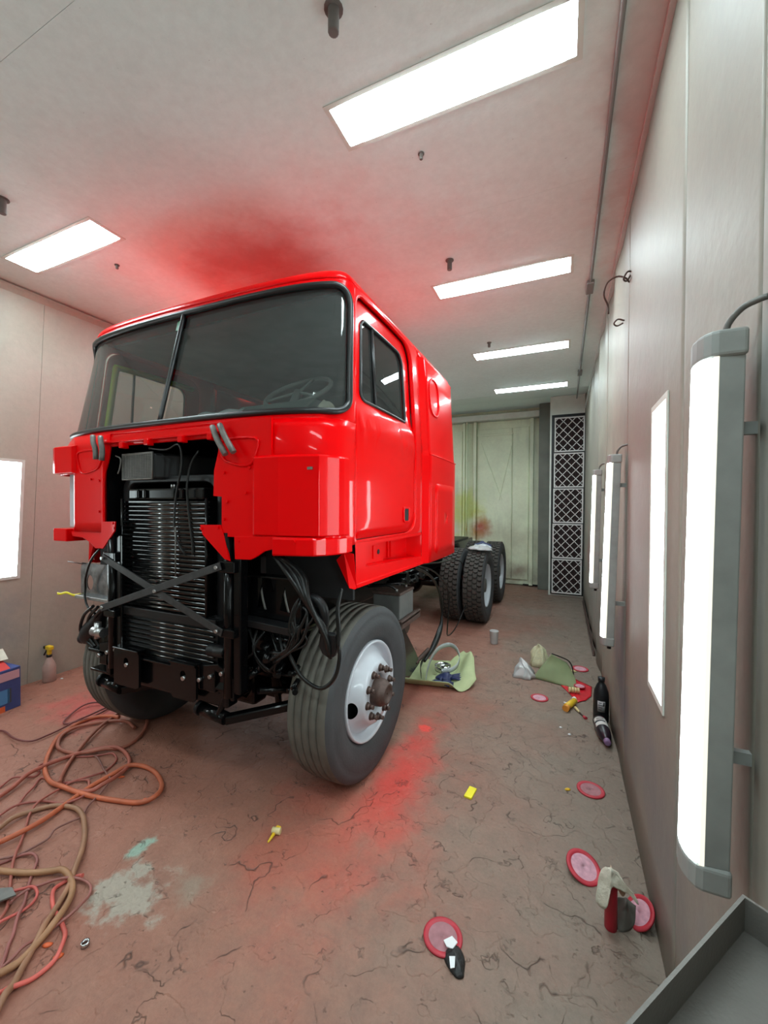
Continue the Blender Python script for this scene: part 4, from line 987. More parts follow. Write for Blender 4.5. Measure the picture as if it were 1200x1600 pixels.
# front crossmember with two drilled plates
part('front_crossmember', MB().b(-2.56, -1.62, 1.62, 1.70, 0.52, 0.70), 'black', bevel=0.01)
for x0, x1, z0, z1 in ((-2.485, -2.26, 0.52, 0.742), (-1.995, -1.80, 0.535, 0.735)):
    h = [((x0 + x1) / 2 + 0.022 * cos(2 * pi * k / 32), (z0 + z1) / 2 + 0.035 + 0.026 * sin(2 * pi * k / 32)) for k in range(32)]
    pm = MB().ring(h, ray_loop(h, [(x0, z0), (x1, z0), (x1, z1), (x0, z1)], ((x0 + x1) / 2, (z0 + z1) / 2 + 0.035)), 1, lambda x, z: (x, 1.575, z), False)
    part('tow_plate', pm, 'black', outward=CC, solid=0.014)
    part('plate_ledge', MB().b(x0, x1, 1.565, 1.62, z1 - 0.006, z1 + 0.006), 'black', bevel=0.004)
    part('tow_pin', MB().cyl(((x0 + x1) / 2, 1.60, (z0 + z1) / 2 + 0.018), ((x0 + x1) / 2, 1.57, (z0 + z1) / 2 + 0.018), 0.012, n=8), 'steel')
part('crossmember_lip', MB().b(-2.26, -1.995, 1.59, 1.64, 0.690, 0.702), 'black', bevel=0.003)
# spring perch castings below right and left
for s, x in ((1, -1.69), (-1, -2.55)):
    part('perch_bracket', MB().prism([(x - 0.12, 0.73), (x + 0.02, 0.76), (x + 0.13, 0.70), (x + 0.13, 0.58), (x + 0.105, 0.58), (x + 0.105, 0.68), (x + 0.0, 0.72), (x + 0.0, 0.60), (x - 0.12, 0.60)], 'y', 1.60, 1.72), 'black', bevel=0.006)
    part('perch_pin', MB().cyl((x - 0.14, 1.64, 0.475), (x + 0.04, 1.64, 0.455), 0.034, n=14), 'black'); part('pin_end', MB().cyl((x - 0.16, 1.64, 0.478), (x - 0.14, 1.64, 0.475), 0.04, n=14), 'blackmat')
    part('perch_arm', MB().tube([(x + 0.06, 1.64, 0.62), (x + 0.02, 1.63, 0.52), (x - 0.02, 1.63, 0.44)], 0.018, 8), 'black')
    part('perch_link', MB().bar((x + 0.02, 1.65, 0.44), (x + 0.42, 1.95, 0.50), 0.05, 0.05), 'black', bevel=0.01)
    for q in range(3): part('perch_bolt', MB().cyl((x - 0.10 + 0.08 * q, 1.60, 0.66 + 0.03 * q), (x - 0.10 + 0.08 * q, 1.58, 0.66 + 0.03 * q), 0.011, n=6), 'steel')
part('horn', MB().lathe([(0.028, 0), (0.034, 0.004), (0.030, 0.012), (0.034, 0.02), (0.030, 0.028), (0.034, 0.036), (0.030, 0.044), (0.034, 0.052), (0.028, 0.11)], (-1.725, 1.60, 0.83), 'X', 14), 'blackmat')
# left: shiny drilled plate with its lower bright ledge
lp = rrect(-3.03, -2.62, 0.985, 1.205, 0.004, 2)
hole = [(-2.93 + 0.035 * cos(2 * pi * k / 24), 1.075 + 0.05 * sin(2 * pi * k / 24)) for k in range(24)]
M['shiny'] = mat('scuffed_shiny_steel', (0.30, 0.31, 0.33), 0.22, metal=0.9, var=0.5, vscale=20)
part('side_plate', MB().ring(hole, ray_loop(hole, [(-3.03, 0.985), (-2.60, 0.985), (-2.60, 1.205), (-3.03, 1.205)], (-2.93, 1.075)), 1, lambda x, z: (x, 1.70, z), False), 'shiny', outward=CC, solid=0.006)
part('side_ledge', MB().b(-3.03, -2.66, 1.66, 1.705, 0.968, 0.99), 'steel', bevel=0.003)
part('side_rod', MB().cyl((-3.16, 1.69, 1.205), (-2.99, 1.69, 1.198), 0.004, n=6), 'rust')
part('side_cable', MB().tube([(-2.68, 1.62, 1.33), (-2.80, 1.63, 1.24), (-2.89, 1.65, 1.12), (-2.91, 1.66, 1.05), (-2.90, 1.65, 0.99), (-2.85, 1.64, 0.93), (-2.76, 1.63, 0.90)], 0.007, 7), 'hose_black')
part('steering_column_boot', MB().tube([(-2.72, 1.66, 0.93), (-2.82, 1.68, 0.82), (-2.90, 1.69, 0.74), (-2.96, 1.70, 0.70), (-3.02, 1.70, 0.68)], lambda t: 0.018 + 0.05 * sin(min(1, t * 1.15) * pi * 0.9), 12), 'blackmat')
for q in range(3): part('side_hose', MB().tube([(-2.66 - 0.05 * q, 1.62, 0.95), (-2.78 - 0.06 * q, 1.64, 0.86), (-2.80 - 0.07 * q, 1.65, 0.74), (-2.72 - 0.03 * q, 1.66, 0.64)], 0.010, 7), 'hose_black')
part('side_valve', MB().cyl((-2.72, 1.60, 0.80), (-2.62, 1.60, 0.80), 0.03, n=12).cyl((-2.68, 1.60, 0.76), (-2.68, 1.60, 0.86), 0.02, n=10), 'steel')
part('side_bracket', MB().b(-2.78, -2.56, 1.60, 1.75, 0.665, 0.685).b(-2.76, -2.56, 1.60, 1.75, 0.545, 0.56).b(-2.60, -2.56, 1.60, 1.75, 0.55, 0.68), 'black', bevel=0.004)
# right: bracket plate with triangular holes, shelf under it
pr = [(-1.585, 1.235), (-1.245, 1.215), (-1.245, 0.975), (-1.585, 0.99)]
def tri_plate():
    m = MB(); cs = [(-1.50, 1.10), (-1.345, 1.10)]
    for (cx, cz), (a0, a1) in zip(cs, ((-1.585, -1.42), (-1.42, -1.245))):
        h = [(cx, cz + 0.075), (cx - 0.035, cz - 0.055), (cx + 0.035, cz - 0.065)]; h2 = []
        for i in range(3):
            for k in range(6): h2.append((lerp(h[i][0], h[(i + 1) % 3][0], k / 6), lerp(h[i][1], h[(i + 1) % 3][1], k / 6)))
        m.ring(h2, ray_loop(h2, [(a0, 0.98), (a1, 0.98), (a1, 1.225), (a0, 1.225)], (cx, cz)), 1, lambda x, z: (x, 1.745, z), False)
    return m
part('pedal_bracket', tri_plate(), 'black', outward=CC, solid=0.008)
part('bracket_flange', MB().b(-1.59, -1.24, 1.68, 1.76, 1.222, 1.232), 'black', bevel=0.003); part('bracket_flange', MB().b(-1.59, -1.582, 1.68, 1.75, 0.98, 1.23), 'black')
part('bracket_shelf', MB().prism([(-1.60, 0.965), (-1.24, 0.945), (-1.24, 0.985), (-1.60, 1.0)], 'y', 1.66, 1.74), 'blackmat', bevel=0.004)
for a in (-1.50, -1.345): part('pedal_cable', MB().tube([(a - 0.02, 1.76, 1.16), (a, 1.755, 1.09), (a + 0.015, 1.76, 1.03)], 0.006, 6), 'dullsteel')
rnd = random.Random(5)
for k in range(6):
    o = 0.016 * k
    part('cable', MB().tube([(-1.34 + o * 0.6, 1.66, 1.345), (-1.26 + o, 1.645 + o * 0.5, 1.275 - o * 0.3), (-1.18 + o * 0.7, 1.64, 1.19 - o * 0.4), (-1.12 + o * 0.5, 1.645, 1.11 - o * 0.6), (-1.06 + o * 0.4, 1.66, 1.03 - o), (-1.04 + o * 0.3, 1.67, 0.95 - o)], 0.010 if k % 2 else 0.015, 7), 'hose_black')
for k in range(7):
    dx = 0.022 * k + rnd.uniform(-0.02, 0.02); j_ = [rnd.uniform(-0.03, 0.03) for _ in range(6)]
    part('wire', MB().tube([(-1.20 + dx * 0.4, 1.66, 1.12 + j_[0]), (-1.24 + dx + j_[1], 1.645, 1.06 + j_[2]), (-1.24 + dx * 0.8, 1.64, 0.99), (-1.225 + dx * 0.5 + j_[3], 1.64 + j_[4] * 0.3, 0.93), (-1.28 + dx * 0.3, 1.645, 0.87), (-1.38 + dx * 0.3, 1.66, 0.83 + j_[5])], 0.005 if k % 2 else 0.008, 6), 'hose_black')
part('rubber_duct', MB().tube([(-1.19, 1.69, 1.12), (-1.15, 1.68, 1.145), (-1.10, 1.68, 1.14), (-1.065, 1.68, 1.10), (-1.065, 1.69, 1.04), (-1.08, 1.70, 0.98)], 0.024, 10), 'blackmat')
part('mud_flap', MB().prism([(-1.075, 0.99), (-0.985, 0.99), (-0.982, 0.92), (-1.0, 0.875), (-1.03, 0.868), (-1.065, 0.885), (-1.085, 0.92)], 'y', 1.665, 1.70), 'blackmat', bevel=0.01)
for q in range(3): part('hanging_line', MB().tube([(-0.985 + 0.006 * q, 1.72 - 0.01 * q, 1.20), (-0.995 + 0.010 * q, 1.69 - 0.01 * q, 1.11), (-0.985 + 0.012 * q, 1.68 - 0.01 * q, 1.02), (-0.98 + 0.008 * q, 1.67 - 0.01 * q, 0.93)], 0.006, 7), 'hose_black')
part('brake_hose', MB().tube([(-1.30, 1.68, 0.90), (-1.25, 1.665, 0.845), (-1.18, 1.655, 0.765), (-1.10, 1.655, 0.725), (-1.04, 1.655, 0.73), (-0.985, 1.66, 0.79), (-0.965, 1.665, 0.88), (-0.975, 1.67, 0.96)], 0.0095, 8), 'hose_black')
part('steering_box', MB().b(-1.58, -1.40, 1.75, 2.0, 0.66, 0.90), 'black', bevel=0.03)
part('drag_link', MB().cyl((-1.50, 1.72, 0.60), (-1.30, 2.1, 0.50), 0.018, n=10), 'black')
part('fender_liner', MB().b(-1.60, -1.02, 1.90, 1.92, 1.10, 1.39), 'void'); part('fender_liner', MB().b(-3.15, -2.62, 1.90, 1.92, 1.10, 1.39), 'void')
for k in range(10):
    x = rnd.uniform(-1.60, -1.25); z = rnd.uniform(0.62, 0.93); y = rnd.uniform(1.70, 1.80)
    part('fitting', MB().cyl((x, y, z), (x + rnd.uniform(-0.04, 0.04), y - 0.05, z + rnd.uniform(-0.04, 0.04)), rnd.uniform(0.010, 0.022), n=8).cyl((x, y - 0.02, z), (x, y + 0.03, z + 0.03), 0.014, n=6), 'black')
for k in range(5):
    x = -1.58 + 0.05 * k; part('air_line', MB().tube([(x, 1.74, 0.92), (x + rnd.uniform(-.05, .08), 1.70, 0.82), (x + rnd.uniform(-.05, .1), 1.72, 0.72), (x + 0.10, 1.85, 0.66)], 0.007, 6), 'hose_black')
# wires inside the opening
part('loom', MB().tube([(-2.20, 1.60, 1.93), (-2.05, 1.598, 1.915), (-1.96, 1.596, 1.94), (-1.935, 1.60, 1.88), (-1.945, 1.60, 1.78), (-1.985, 1.605, 1.66), (-2.0, 1.605, 1.50), (-1.975, 1.605, 1.40), (-1.92, 1.605, 1.33)], 0.006, 6), 'hose_black')
part('loom', MB().tube([(-1.83, 1.62, 1.90), (-1.88, 1.61, 1.82), (-1.90, 1.605, 1.70), (-1.885, 1.605, 1.55), (-1.86, 1.605, 1.40), (-1.855, 1.605, 1.33)], 0.006, 6), 'hose_black')
part('loom', MB().tube([(-2.50, 1.60, 1.90), (-2.455, 1.60, 1.88), (-2.46, 1.60, 1.83), (-2.48, 1.60, 1.79)], 0.004, 6), 'dullsteel')
part('hanging_rod', MB().cyl((-1.985, 1.60, 1.48), (-1.985, 1.60, 1.20), 0.004, n=6), 'dullsteel')
# battery on its tray, air tank and loose lines behind the front wheel
part('battery_tray', MB().b(-1.30, -1.02, 2.62, 3.02, 0.775, 0.792).b(-1.04, -1.02, 2.62, 3.02, 0.74, 0.80), 'rust', bevel=0.004)
bt = part('battery', MB().b(-1.265, -1.055, 2.665, 2.945, 0.793, 0.965), 'battery', bevel=0.006)
MB().b(-1.27, -1.05, 2.66, 2.95, 0.965, 0.985).build('battery_lid', M['rust'], bt, bevel=0.005)
for y in (2.71, 2.90): MB().cyl((-1.10, y, 0.985), (-1.10, y, 1.005), 0.012, n=10).build('terminal', M['dullsteel'], bt)
part('battery_cable', MB().tube([(-1.10, 2.71, 1.0), (-1.15, 2.69, 1.03), (-1.24, 2.68, 1.02), (-1.32, 2.72, 1.0), (-1.40, 2.85, 0.98)], 0.010, 7), 'hose_black'); part('battery_cable', MB().tube([(-1.10, 2.90, 1.0), (-1.12, 2.80, 1.03), (-1.22, 2.75, 1.02), (-1.35, 2.8, 1.0)], 0.008, 7), 'hose_black')
part('air_tank', MB().lathe([(0.01, -0.30), (0.08, -0.28), (0.115, -0.24), (0.12, 0.24), (0.115, 0.24), (0.08, 0.28), (0.01, 0.30)], (-1.30, 2.98, 0.60), 'Y', 22), 'rust')
part('step_bracket', MB().prism([(2.70, 0.74), (2.78, 0.74), (3.10, 0.42), (3.20, 0.30), (2.95, 0.27), (2.74, 0.36)], 'x', -1.14, -1.08), 'black', bevel=0.008)
part('threaded_rod', MB().lathe([(0.014 + 0.004 * (k % 2), 0.012 * k) for k in range(30)], (-1.09, 3.10, 0.33), 'Y', 8), 'rust')
part('loose_strap', MB().tube([(-1.12, 3.15, 1.10), (-1.10, 3.40, 1.02), (-1.10, 3.68, 0.89), (-1.10, 3.90, 0.66), (-1.10, 3.91, 0.47), (-1.09, 3.78, 0.38), (-1.07, 3.50, 0.32), (-1.06, 3.25, 0.30)], lambda t: 0.012 + 0.016 * max(0, sin((t - 0.55) / 0.4 * pi)) if 0.55 < t < 0.95 else 0.012, 8), 'hose_black')
part('loose_line', MB().tube([(-1.15, 3.2, 1.12), (-1.10, 3.8, 1.06), (-1.10, 4.4, 1.02), (-1.15, 5.0, 0.90), (-1.2, 5.3, 0.72)], 0.008, 7), 'hose_black')
part('loose_line', MB().tube([(-1.14, 3.2, 1.11), (-1.08, 3.6, 1.0), (-1.05, 3.98, 0.75), (-1.06, 4.0, 0.45), (-1.10, 4.15, 0.25), (-1.12, 4.6, 0.22), (-1.12, 5.1, 0.36)], 0.007, 7), 'hose_black')
for k in range(8):
    y = 3.3 + 0.12 * k; part('valve', MB().cyl((-1.45 - 0.02 * (k % 3), y, 0.85 + 0.03 * (k % 4)), (-1.32, y, 0.87 + 0.03 * (k % 3)), 0.03 + 0.012 * (k % 3), n=12), 'black')
part('gearbox', MB().b(-2.35, -1.70, 3.3, 3.95, 0.55, 1.1), 'black', bevel=0.06)

# ------------------------------------------------------------------ hoses and cables on the floor
HOSE = {
    'orange': [(-2.442, 0.941), (-2.384, 1.007), (-2.371, 1.145), (-2.403, 1.286), (-2.422, 1.394), (-2.415, 1.512), (-2.394, 1.597), (-2.331, 1.641), (-2.221, 1.641), (-2.106, 1.6), (-2.034, 1.545), (-2.008, 1.476), (-2.056, 1.432), (-2.172, 1.396), (-2.3, 1.366), (-2.437, 1.339), (-2.549, 1.33), (-2.664, 1.334), (-2.776, 1.362), (-2.883, 1.412), (-3.0, 1.496), (-3.127, 1.608), (-3.191, 1.71), (-3.212, 1.813), (-3.181, 1.891), (-3.077, 1.928), (-3.005, 1.943)],
    'rust1': [(-2.595, 1.34), (-2.673, 1.395), (-2.764, 1.48), (-2.839, 1.569), (-2.922, 1.683), (-2.996, 1.8), (-3.057, 1.915), (-3.093, 2.021), (-3.046, 2.077), (-2.918, 2.066), (-2.761, 1.987), (-2.67, 1.89), (-2.619, 1.786), (-2.626, 1.707), (-2.69, 1.65), (-2.759, 1.589), (-2.836, 1.551), (-2.944, 1.537), (-3.024, 1.551), (-3.11, 1.616), (-3.154, 1.708), (-3.133, 1.787), (-3.063, 1.86), (-2.972, 1.912), (-2.88, 1.922), (-2.773, 1.901)],
    'rust2': [(-2.767, 1.078), (-2.777, 1.15), (-2.802, 1.222), (-2.836, 1.302), (-2.849, 1.391), (-2.841, 1.468), (-2.808, 1.551), (-2.742, 1.629), (-2.644, 1.682), (-2.551, 1.684), (-2.441, 1.642), (-2.383, 1.581), (-2.357, 1.499), (-2.351, 1.426), (-2.373, 1.38), (-2.436, 1.345)],
    'tan1': [(-2.502, 0.984), (-2.505, 1.037), (-2.519, 1.097), (-2.502, 1.166), (-2.449, 1.232), (-2.371, 1.262), (-2.288, 1.263), (-2.202, 1.241), (-2.12, 1.201), (-2.096, 1.187), (-2.054, 1.16), (-1.977, 1.102), (-1.923, 1.048), (-1.874, 1.003), (-1.831, 0.949), (-1.795, 0.897), (-1.758, 0.851), (-1.734, 0.821), (-1.7, 0.777), (-1.679, 0.75), (-1.645, 0.712), (-1.626, 0.682), (-1.599, 0.647)],
    'tan2': [(-2.235, 0.9), (-2.205, 0.911), (-2.131, 0.942), (-2.061, 0.973), (-2.006, 1.004), (-1.957, 1.02), (-1.905, 1.019), (-1.851, 1.001), (-1.807, 0.971), (-1.769, 0.929), (-1.742, 0.887), (-1.73, 0.845), (-1.717, 0.799), (-1.708, 0.753), (-1.717, 0.708), (-1.724, 0.692)],
    'dark': [(-3.648, 1.483), (-3.602, 1.494), (-3.545, 1.501), (-3.398, 1.476), (-3.29, 1.481), (-3.242, 1.52), (-3.232, 1.587), (-3.234, 1.672), (-3.236, 1.771), (-3.237, 1.865), (-3.26, 1.98), (-3.267, 2.036), (-3.331, 2.044), (-3.406, 2.005), (-3.443, 1.944), (-3.405, 1.844), (-3.33, 1.748), (-3.27, 1.735), (-3.226, 1.765), (-3.206, 1.847), (-3.217, 1.953), (-3.246, 2.034)],
    'red1': [(-2.886, 1.16), (-2.886, 1.196), (-2.901, 1.259), (-2.857, 1.298), (-2.821, 1.328), (-2.838, 1.361), (-2.881, 1.37), (-2.895, 1.399), (-2.88, 1.465), (-2.824, 1.529), (-2.736, 1.576), (-2.664, 1.617), (-2.616, 1.647), (-2.556, 1.635), (-2.517, 1.592), (-2.496, 1.53), (-2.504, 1.472), (-2.539, 1.417), (-2.592, 1.373), (-2.67, 1.344), (-2.77, 1.338), (-2.703, 1.266), (-2.667, 1.212), (-2.627, 1.163)],
    'red2': [(-2.422, 1.394), (-2.47, 1.422), (-2.529, 1.419), (-2.563, 1.386), (-2.563, 1.33), (-2.546, 1.255), (-2.529, 1.196), (-2.482, 1.144), (-2.394, 1.087), (-2.317, 1.034), (-2.279, 1.008), (-2.214, 0.961), (-2.138, 0.92), (-2.052, 0.877), (-1.992, 0.845), (-1.949, 0.808), (-1.928, 0.775)],
    'grey': [(-2.69, 1.582), (-2.644, 1.579), (-2.504, 1.527), (-2.398, 1.493), (-2.35, 1.464), (-2.309, 1.386), (-2.277, 1.31), (-2.228, 1.249), (-2.233, 1.207), (-2.24, 1.138), (-2.223, 1.099), (-2.229, 1.044), (-2.244, 0.992), (-2.279, 0.942), (-2.296, 0.925)],
    'red3': [(-1.683, 0.675), (-1.664, 0.686), (-1.647, 0.697), (-1.627, 0.717), (-1.616, 0.748), (-1.608, 0.782), (-1.612, 0.816), (-1.633, 0.849), (-1.664, 0.875), (-1.71, 0.892), (-1.755, 0.905), (-1.818, 0.917), (-1.869, 0.937), (-1.904, 0.961), (-1.915, 0.984), (-1.908, 1.011), (-1.889, 1.038), (-1.86, 1.045)],
    'red4': [(-1.933, 0.777), (-1.931, 0.797), (-1.928, 0.832), (-1.92, 0.867), (-1.926, 0.901), (-1.948, 0.924), (-1.986, 0.929), (-2.025, 0.915), (-2.054, 0.887), (-2.054, 0.849), (-2.062, 0.829)],
    'mauve': [(-1.985, 0.853), (-2.005, 0.881), (-2.002, 0.916), (-1.976, 0.954), (-1.932, 0.988), (-1.886, 1.018), (-1.837, 1.037), (-1.783, 1.032), (-1.746, 1.004), (-1.725, 0.965), (-1.722, 0.925), (-1.733, 0.886), (-1.735, 0.848), (-1.743, 0.822), (-1.744, 0.786), (-1.741, 0.754), (-1.744, 0.729), (-1.737, 0.697)],
    'mauve2': [(-2.281, 0.918), (-2.254, 0.97), (-2.233, 1.0), (-2.185, 1.019), (-2.139, 1.015), (-2.097, 0.982), (-2.036, 0.936), (-1.949, 0.88), (-1.902, 0.839), (-1.849, 0.801), (-1.819, 0.774), (-1.782, 0.748), (-1.737, 0.716), (-1.716, 0.692)],
    'red5': [(-2.608, 1.047), (-2.605, 1.078), (-2.616, 1.14), (-2.598, 1.192), (-2.53, 1.234), (-2.432, 1.262), (-2.386, 1.277), (-2.369, 1.335), (-2.4, 1.367)],
}
HL = {'orange': ('thick bright orange air hose looped in front of the left wheel', 0.0125, lin(190, 98, 66)), 'rust1': ('rust brown air hose crossing itself beside the left front tyre', 0.0110, lin(160, 92, 74)),
      'rust2': ('rust red air hose running from the left edge under the orange hose', 0.0115, lin(168, 90, 74)), 'tan1': ('tan brown hose bending round beside the grey floor patch', 0.0115, lin(156, 112, 86)),
      'tan2': ('thickest tan hose with a square bend at the lower left', 0.0120, lin(160, 116, 84)), 'dark': ('thin dark red cable looping towards the left front tyre', 0.0060, lin(118, 62, 60)),
      'red1': ('thin red cable looping inside the coiled air hoses', 0.0055, lin(156, 80, 70)), 'red2': ('thin brown red cord arching over the orange hose', 0.0062, lin(160, 88, 76)),
      'grey': ('thin grey brown cord crossing diagonally below the coils', 0.0050, lin(128, 84, 76)), 'red3': ('bright coral hose curving at the bottom left corner', 0.0075, lin(206, 96, 86)),
      'red4': ('pinkish red cord in a small loop at the left edge', 0.0055, lin(196, 92, 84)), 'mauve': ('mauve cord curling past the square bend of the tan hose', 0.0055, lin(150, 92, 84)),
      'mauve2': ('long mauve cord running down the left edge', 0.0060, lin(152, 92, 86)), 'red5': ('thin red cord ending under the orange hose', 0.0060, lin(158, 84, 74))}
for k, (nm, pts) in enumerate(HOSE.items()):
    lab, r, col = HL[nm]
    P3 = [(x, y, r + 0.0005 + 0.012 * max(0, sin(i * 1.3 + k * 1.9)) + 0.004 * (k % 3)) for i, (x, y) in enumerate(pts)]
    cx = sum(p[0] for p in P3) / len(P3); cyy = sum(p[1] for p in P3) / len(P3)
    o = MB().tube(P3, r, 8, sub=5).build('air_hose' if r > 0.009 else 'cable', mat('hose_' + nm, col, 0.55, var=0.22, vscale=9), None, org=(cx, cyy, 0))
    tag(o, lab, 'hose' if r > 0.009 else 'cable', 'hoses and cables in a tangle')

# ------------------------------------------------------------------ things lying about
def noisy(p, s, a, seed=0.0):
    v = Vector(p) * s + Vector((seed, seed * 1.7, seed * 0.3)); n = noise.noise_vector(v); return Vector(p) + n * a
def one(mb, name, m, org, label, cat, **k): return tag(mb.build(name, m, None, org=org, **k), label, cat)
M['disc_rim'] = mat('red_disc_rim', lin(180, 46, 60), 0.5, var=0.12, vscale=30)
M['disc_face'] = mat('pale_pink_disc_face', lin(198, 150, 164), 0.7, var=0.18, vscale=50)
def disc(x, y, z, r, tilt, label, dirty=None):
    t = empty('paint_disc', (x, y, 0), label, 'disc', 'red rimmed discs on the floor')
    rot = Matrix.Rotation(tilt[0], 3, 'X') @ Matrix.Rotation(tilt[1], 3, 'Y'); c = Vector((x, y, z))
    def tr(mb): mb.v = [tuple(rot @ Vector(p) + c) for p in mb.v]; return mb
    tr(MB().lathe([(r * 0.72, 0.001), (r * 0.76, 0.004), (r * 0.93, 0.005), (r, 0.003), (r, -0.003), (r * 0.72, -0.003)], n=40)).build('rim', M['disc_rim'], t)
    tr(MB().lathe([(r * 0.76, 0.002), (r * 0.4, 0.0025), (0.001, 0.0035), (0.001, -0.003), (r * 0.76, -0.003)], n=40)).build('face', dirty or M['disc_face'], t)
M['disc_dull'] = mat('dusty_mauve_disc_face', lin(160, 112, 118), 0.8, var=0.15, vscale=40)
disc(-0.394, 1.45, 0.004, 0.072, (0, 0), 'dusty red rimmed disc under the black and white scrap', M['disc_dull'])
disc(0.096, 1.965, 0.025, 0.072, (radians(16), radians(14)), 'clean pink disc tilted beside the cream glove')
disc(0.283, 1.825, 0.030, 0.062, (radians(18), radians(-38)), 'pink disc leaning up against the right wall')
disc(0.156, 2.558, 0.004, 0.072, (0, 0), 'faded red disc alone on the floor by the right wall', M['disc_dull'])
disc(-0.17, 3.623, 0.004, 0.070, (0, 0), 'bright pink disc on the floor before the green bag')
disc(0.165, 4.445, 0.004, 0.075, (0, 0), 'mauve disc behind the green bag near the wall')
disc(0.145, 3.965, 0.022, 0.048, (0, 0), 'small mauve disc lying on the red plastic sheet')
M['tarred'] = mat('black_smeared_scrap', lin(34, 34, 34), 0.5, bump=0.6, bscale=60)
sc_ = empty('paint_scrap', (-0.335, 1.395, 0), 'crumpled black scrap with white patches on a disc', 'scrap')
def blobgrid(cx, cy, rx, ry, h, seed, amp=0.02, n=14, rot=0.0):
    m = MB()
    def f(u, v):
        a = (u * 2 - 1); b2 = (v * 2 - 1); l = sqrt(a * a + b2 * b2); k = max(abs(a), abs(b2)); q = k / l if l > 0 else 1
        a, b2 = a * q, b2 * q; rr = min(1, sqrt(a * a + b2 * b2))
        p = Vector((a * rx, b2 * ry, 0.003 + h * (1 - rr ** 2)))
        n1 = noise.noise_vector(Vector((p.x * 18 + seed, p.y * 18, seed)))
        p += Vector((n1.x * amp, n1.y * amp, abs(n1.z) * amp * (1 - rr) * 1.5))
        x, y = p.x * cos(rot) - p.y * sin(rot), p.x * sin(rot) + p.y * cos(rot)
        return (cx + x, cy + y, max(0.002, p.z))
    return m.grid(f, n, n)
blobgrid(-0.330, 1.385, 0.036, 0.048, 0.020, 3.1, 0.02, rot=0.5).build('lump', M['tarred'], sc_, solid=0.003)
MB().add([(-0.385, 1.43, 0.012), (-0.36, 1.455, 0.014), (-0.335, 1.435, 0.022), (-0.345, 1.405, 0.024), (-0.368, 1.41, 0.016)], [(0, 1, 2, 3, 4)]).build('white_flake', M['paper'], sc_, solid=0.003)
MB().add([(-0.35, 1.375, 0.026), (-0.33, 1.38, 0.030), (-0.325, 1.352, 0.022), (-0.338, 1.345, 0.02)], [(0, 1, 2, 3)]).build('white_flake', M['paper'], sc_, solid=0.003)
M['yellow'] = mat('yellow_plastic', lin(232, 190, 44), 0.45); M['yellowtape'] = mat('bright_yellow_tape', lin(240, 226, 40), 0.5); M['cream'] = mat('cream_plastic', lin(222, 204, 150), 0.5)
M['orange'] = mat('orange_flake', lin(226, 104, 60), 0.5)
one(MB().prism([(-0.487, 2.205), (-0.445, 2.20), (-0.432, 2.29), (-0.474, 2.297)], 'z', 0.001, 0.012), 'tape_piece', M['yellowtape'], (-0.46, 2.25, 0), 'flat bright yellow piece of tape alone on the floor', 'tape', bevel=0.002)
nz = empty('spray_nozzle', (-1.266, 1.575, 0), 'small yellow and white nozzle on the floor left of centre', 'nozzle')
MB().cyl((-1.285, 1.575, 0.016), (-1.245, 1.585, 0.016), 0.015, n=12).build('cap', M['cream'], nz); MB().cyl((-1.265, 1.56, 0.016), (-1.262, 1.515, 0.010), 0.009, 0.004, n=10).build('tip', M['yellow'], nz); MB().b(-1.275, -1.25, 1.575, 1.60, 0.0, 0.03).build('trigger', M['yellow'], nz, bevel=0.004)
yv = empty('spray_trigger', (0.07, 3.56, 0), 'yellow and orange spray trigger head beside the brush', 'trigger')
MB().cyl((0.035, 3.50, 0.025), (0.098, 3.63, 0.028), 0.024, n=14).build('body', M['yellow'], yv); MB().cyl((0.028, 3.47, 0.022), (0.05, 3.52, 0.024), 0.026, 0.02, n=14).build('collar', mat('orange_yellow', lin(226, 150, 60), 0.5), yv); MB().cyl((0.095, 3.69, 0.02), (0.10, 3.66, 0.02), 0.018, n=10).build('nozzle', M['paper'], yv); MB().tube([(0.02, 3.60, 0.012), (0.03, 3.575, 0.02), (0.06, 3.56, 0.03)], 0.008, 7).build('lever', M['paper'], yv)
bs = empty('paint_brush', (0.14, 3.46, 0), 'small brush with a red tip on the floor by the bottles', 'brush')
MB().cyl((0.10, 3.545, 0.012), (0.128, 3.48, 0.012), 0.012, 0.007, n=10).build('handle', M['cream'], bs); MB().cyl((0.128, 3.48, 0.010), (0.155, 3.43, 0.008), 0.005, n=8).build('shaft', M['rust'], bs); MB().cyl((0.155, 3.43, 0.008), (0.17, 3.405, 0.008), 0.010, 0.013, n=8).build('tip', M['disc_rim'], bs)
rl = empty('roller_sleeve', (0.095, 3.835, 0), 'small ribbed cream roller on the red plastic sheet', 'roller')
for k in range(4): MB().cyl((0.055 + 0.022 * k, 3.828 + 0.004 * k, 0.032), (0.072 + 0.022 * k, 3.831 + 0.004 * k, 0.032), 0.022, n=14).build('segment', M['cream'], rl)
one(blobgrid(0.10, 4.35, 0.035, 0.016, 0.016, 5.0, 0.006, 8), 'cream_scrap', M['cream'], (0.10, 4.35, 0), 'cream scrap between the green bag and the mauve disc', 'scrap', solid=0.002)
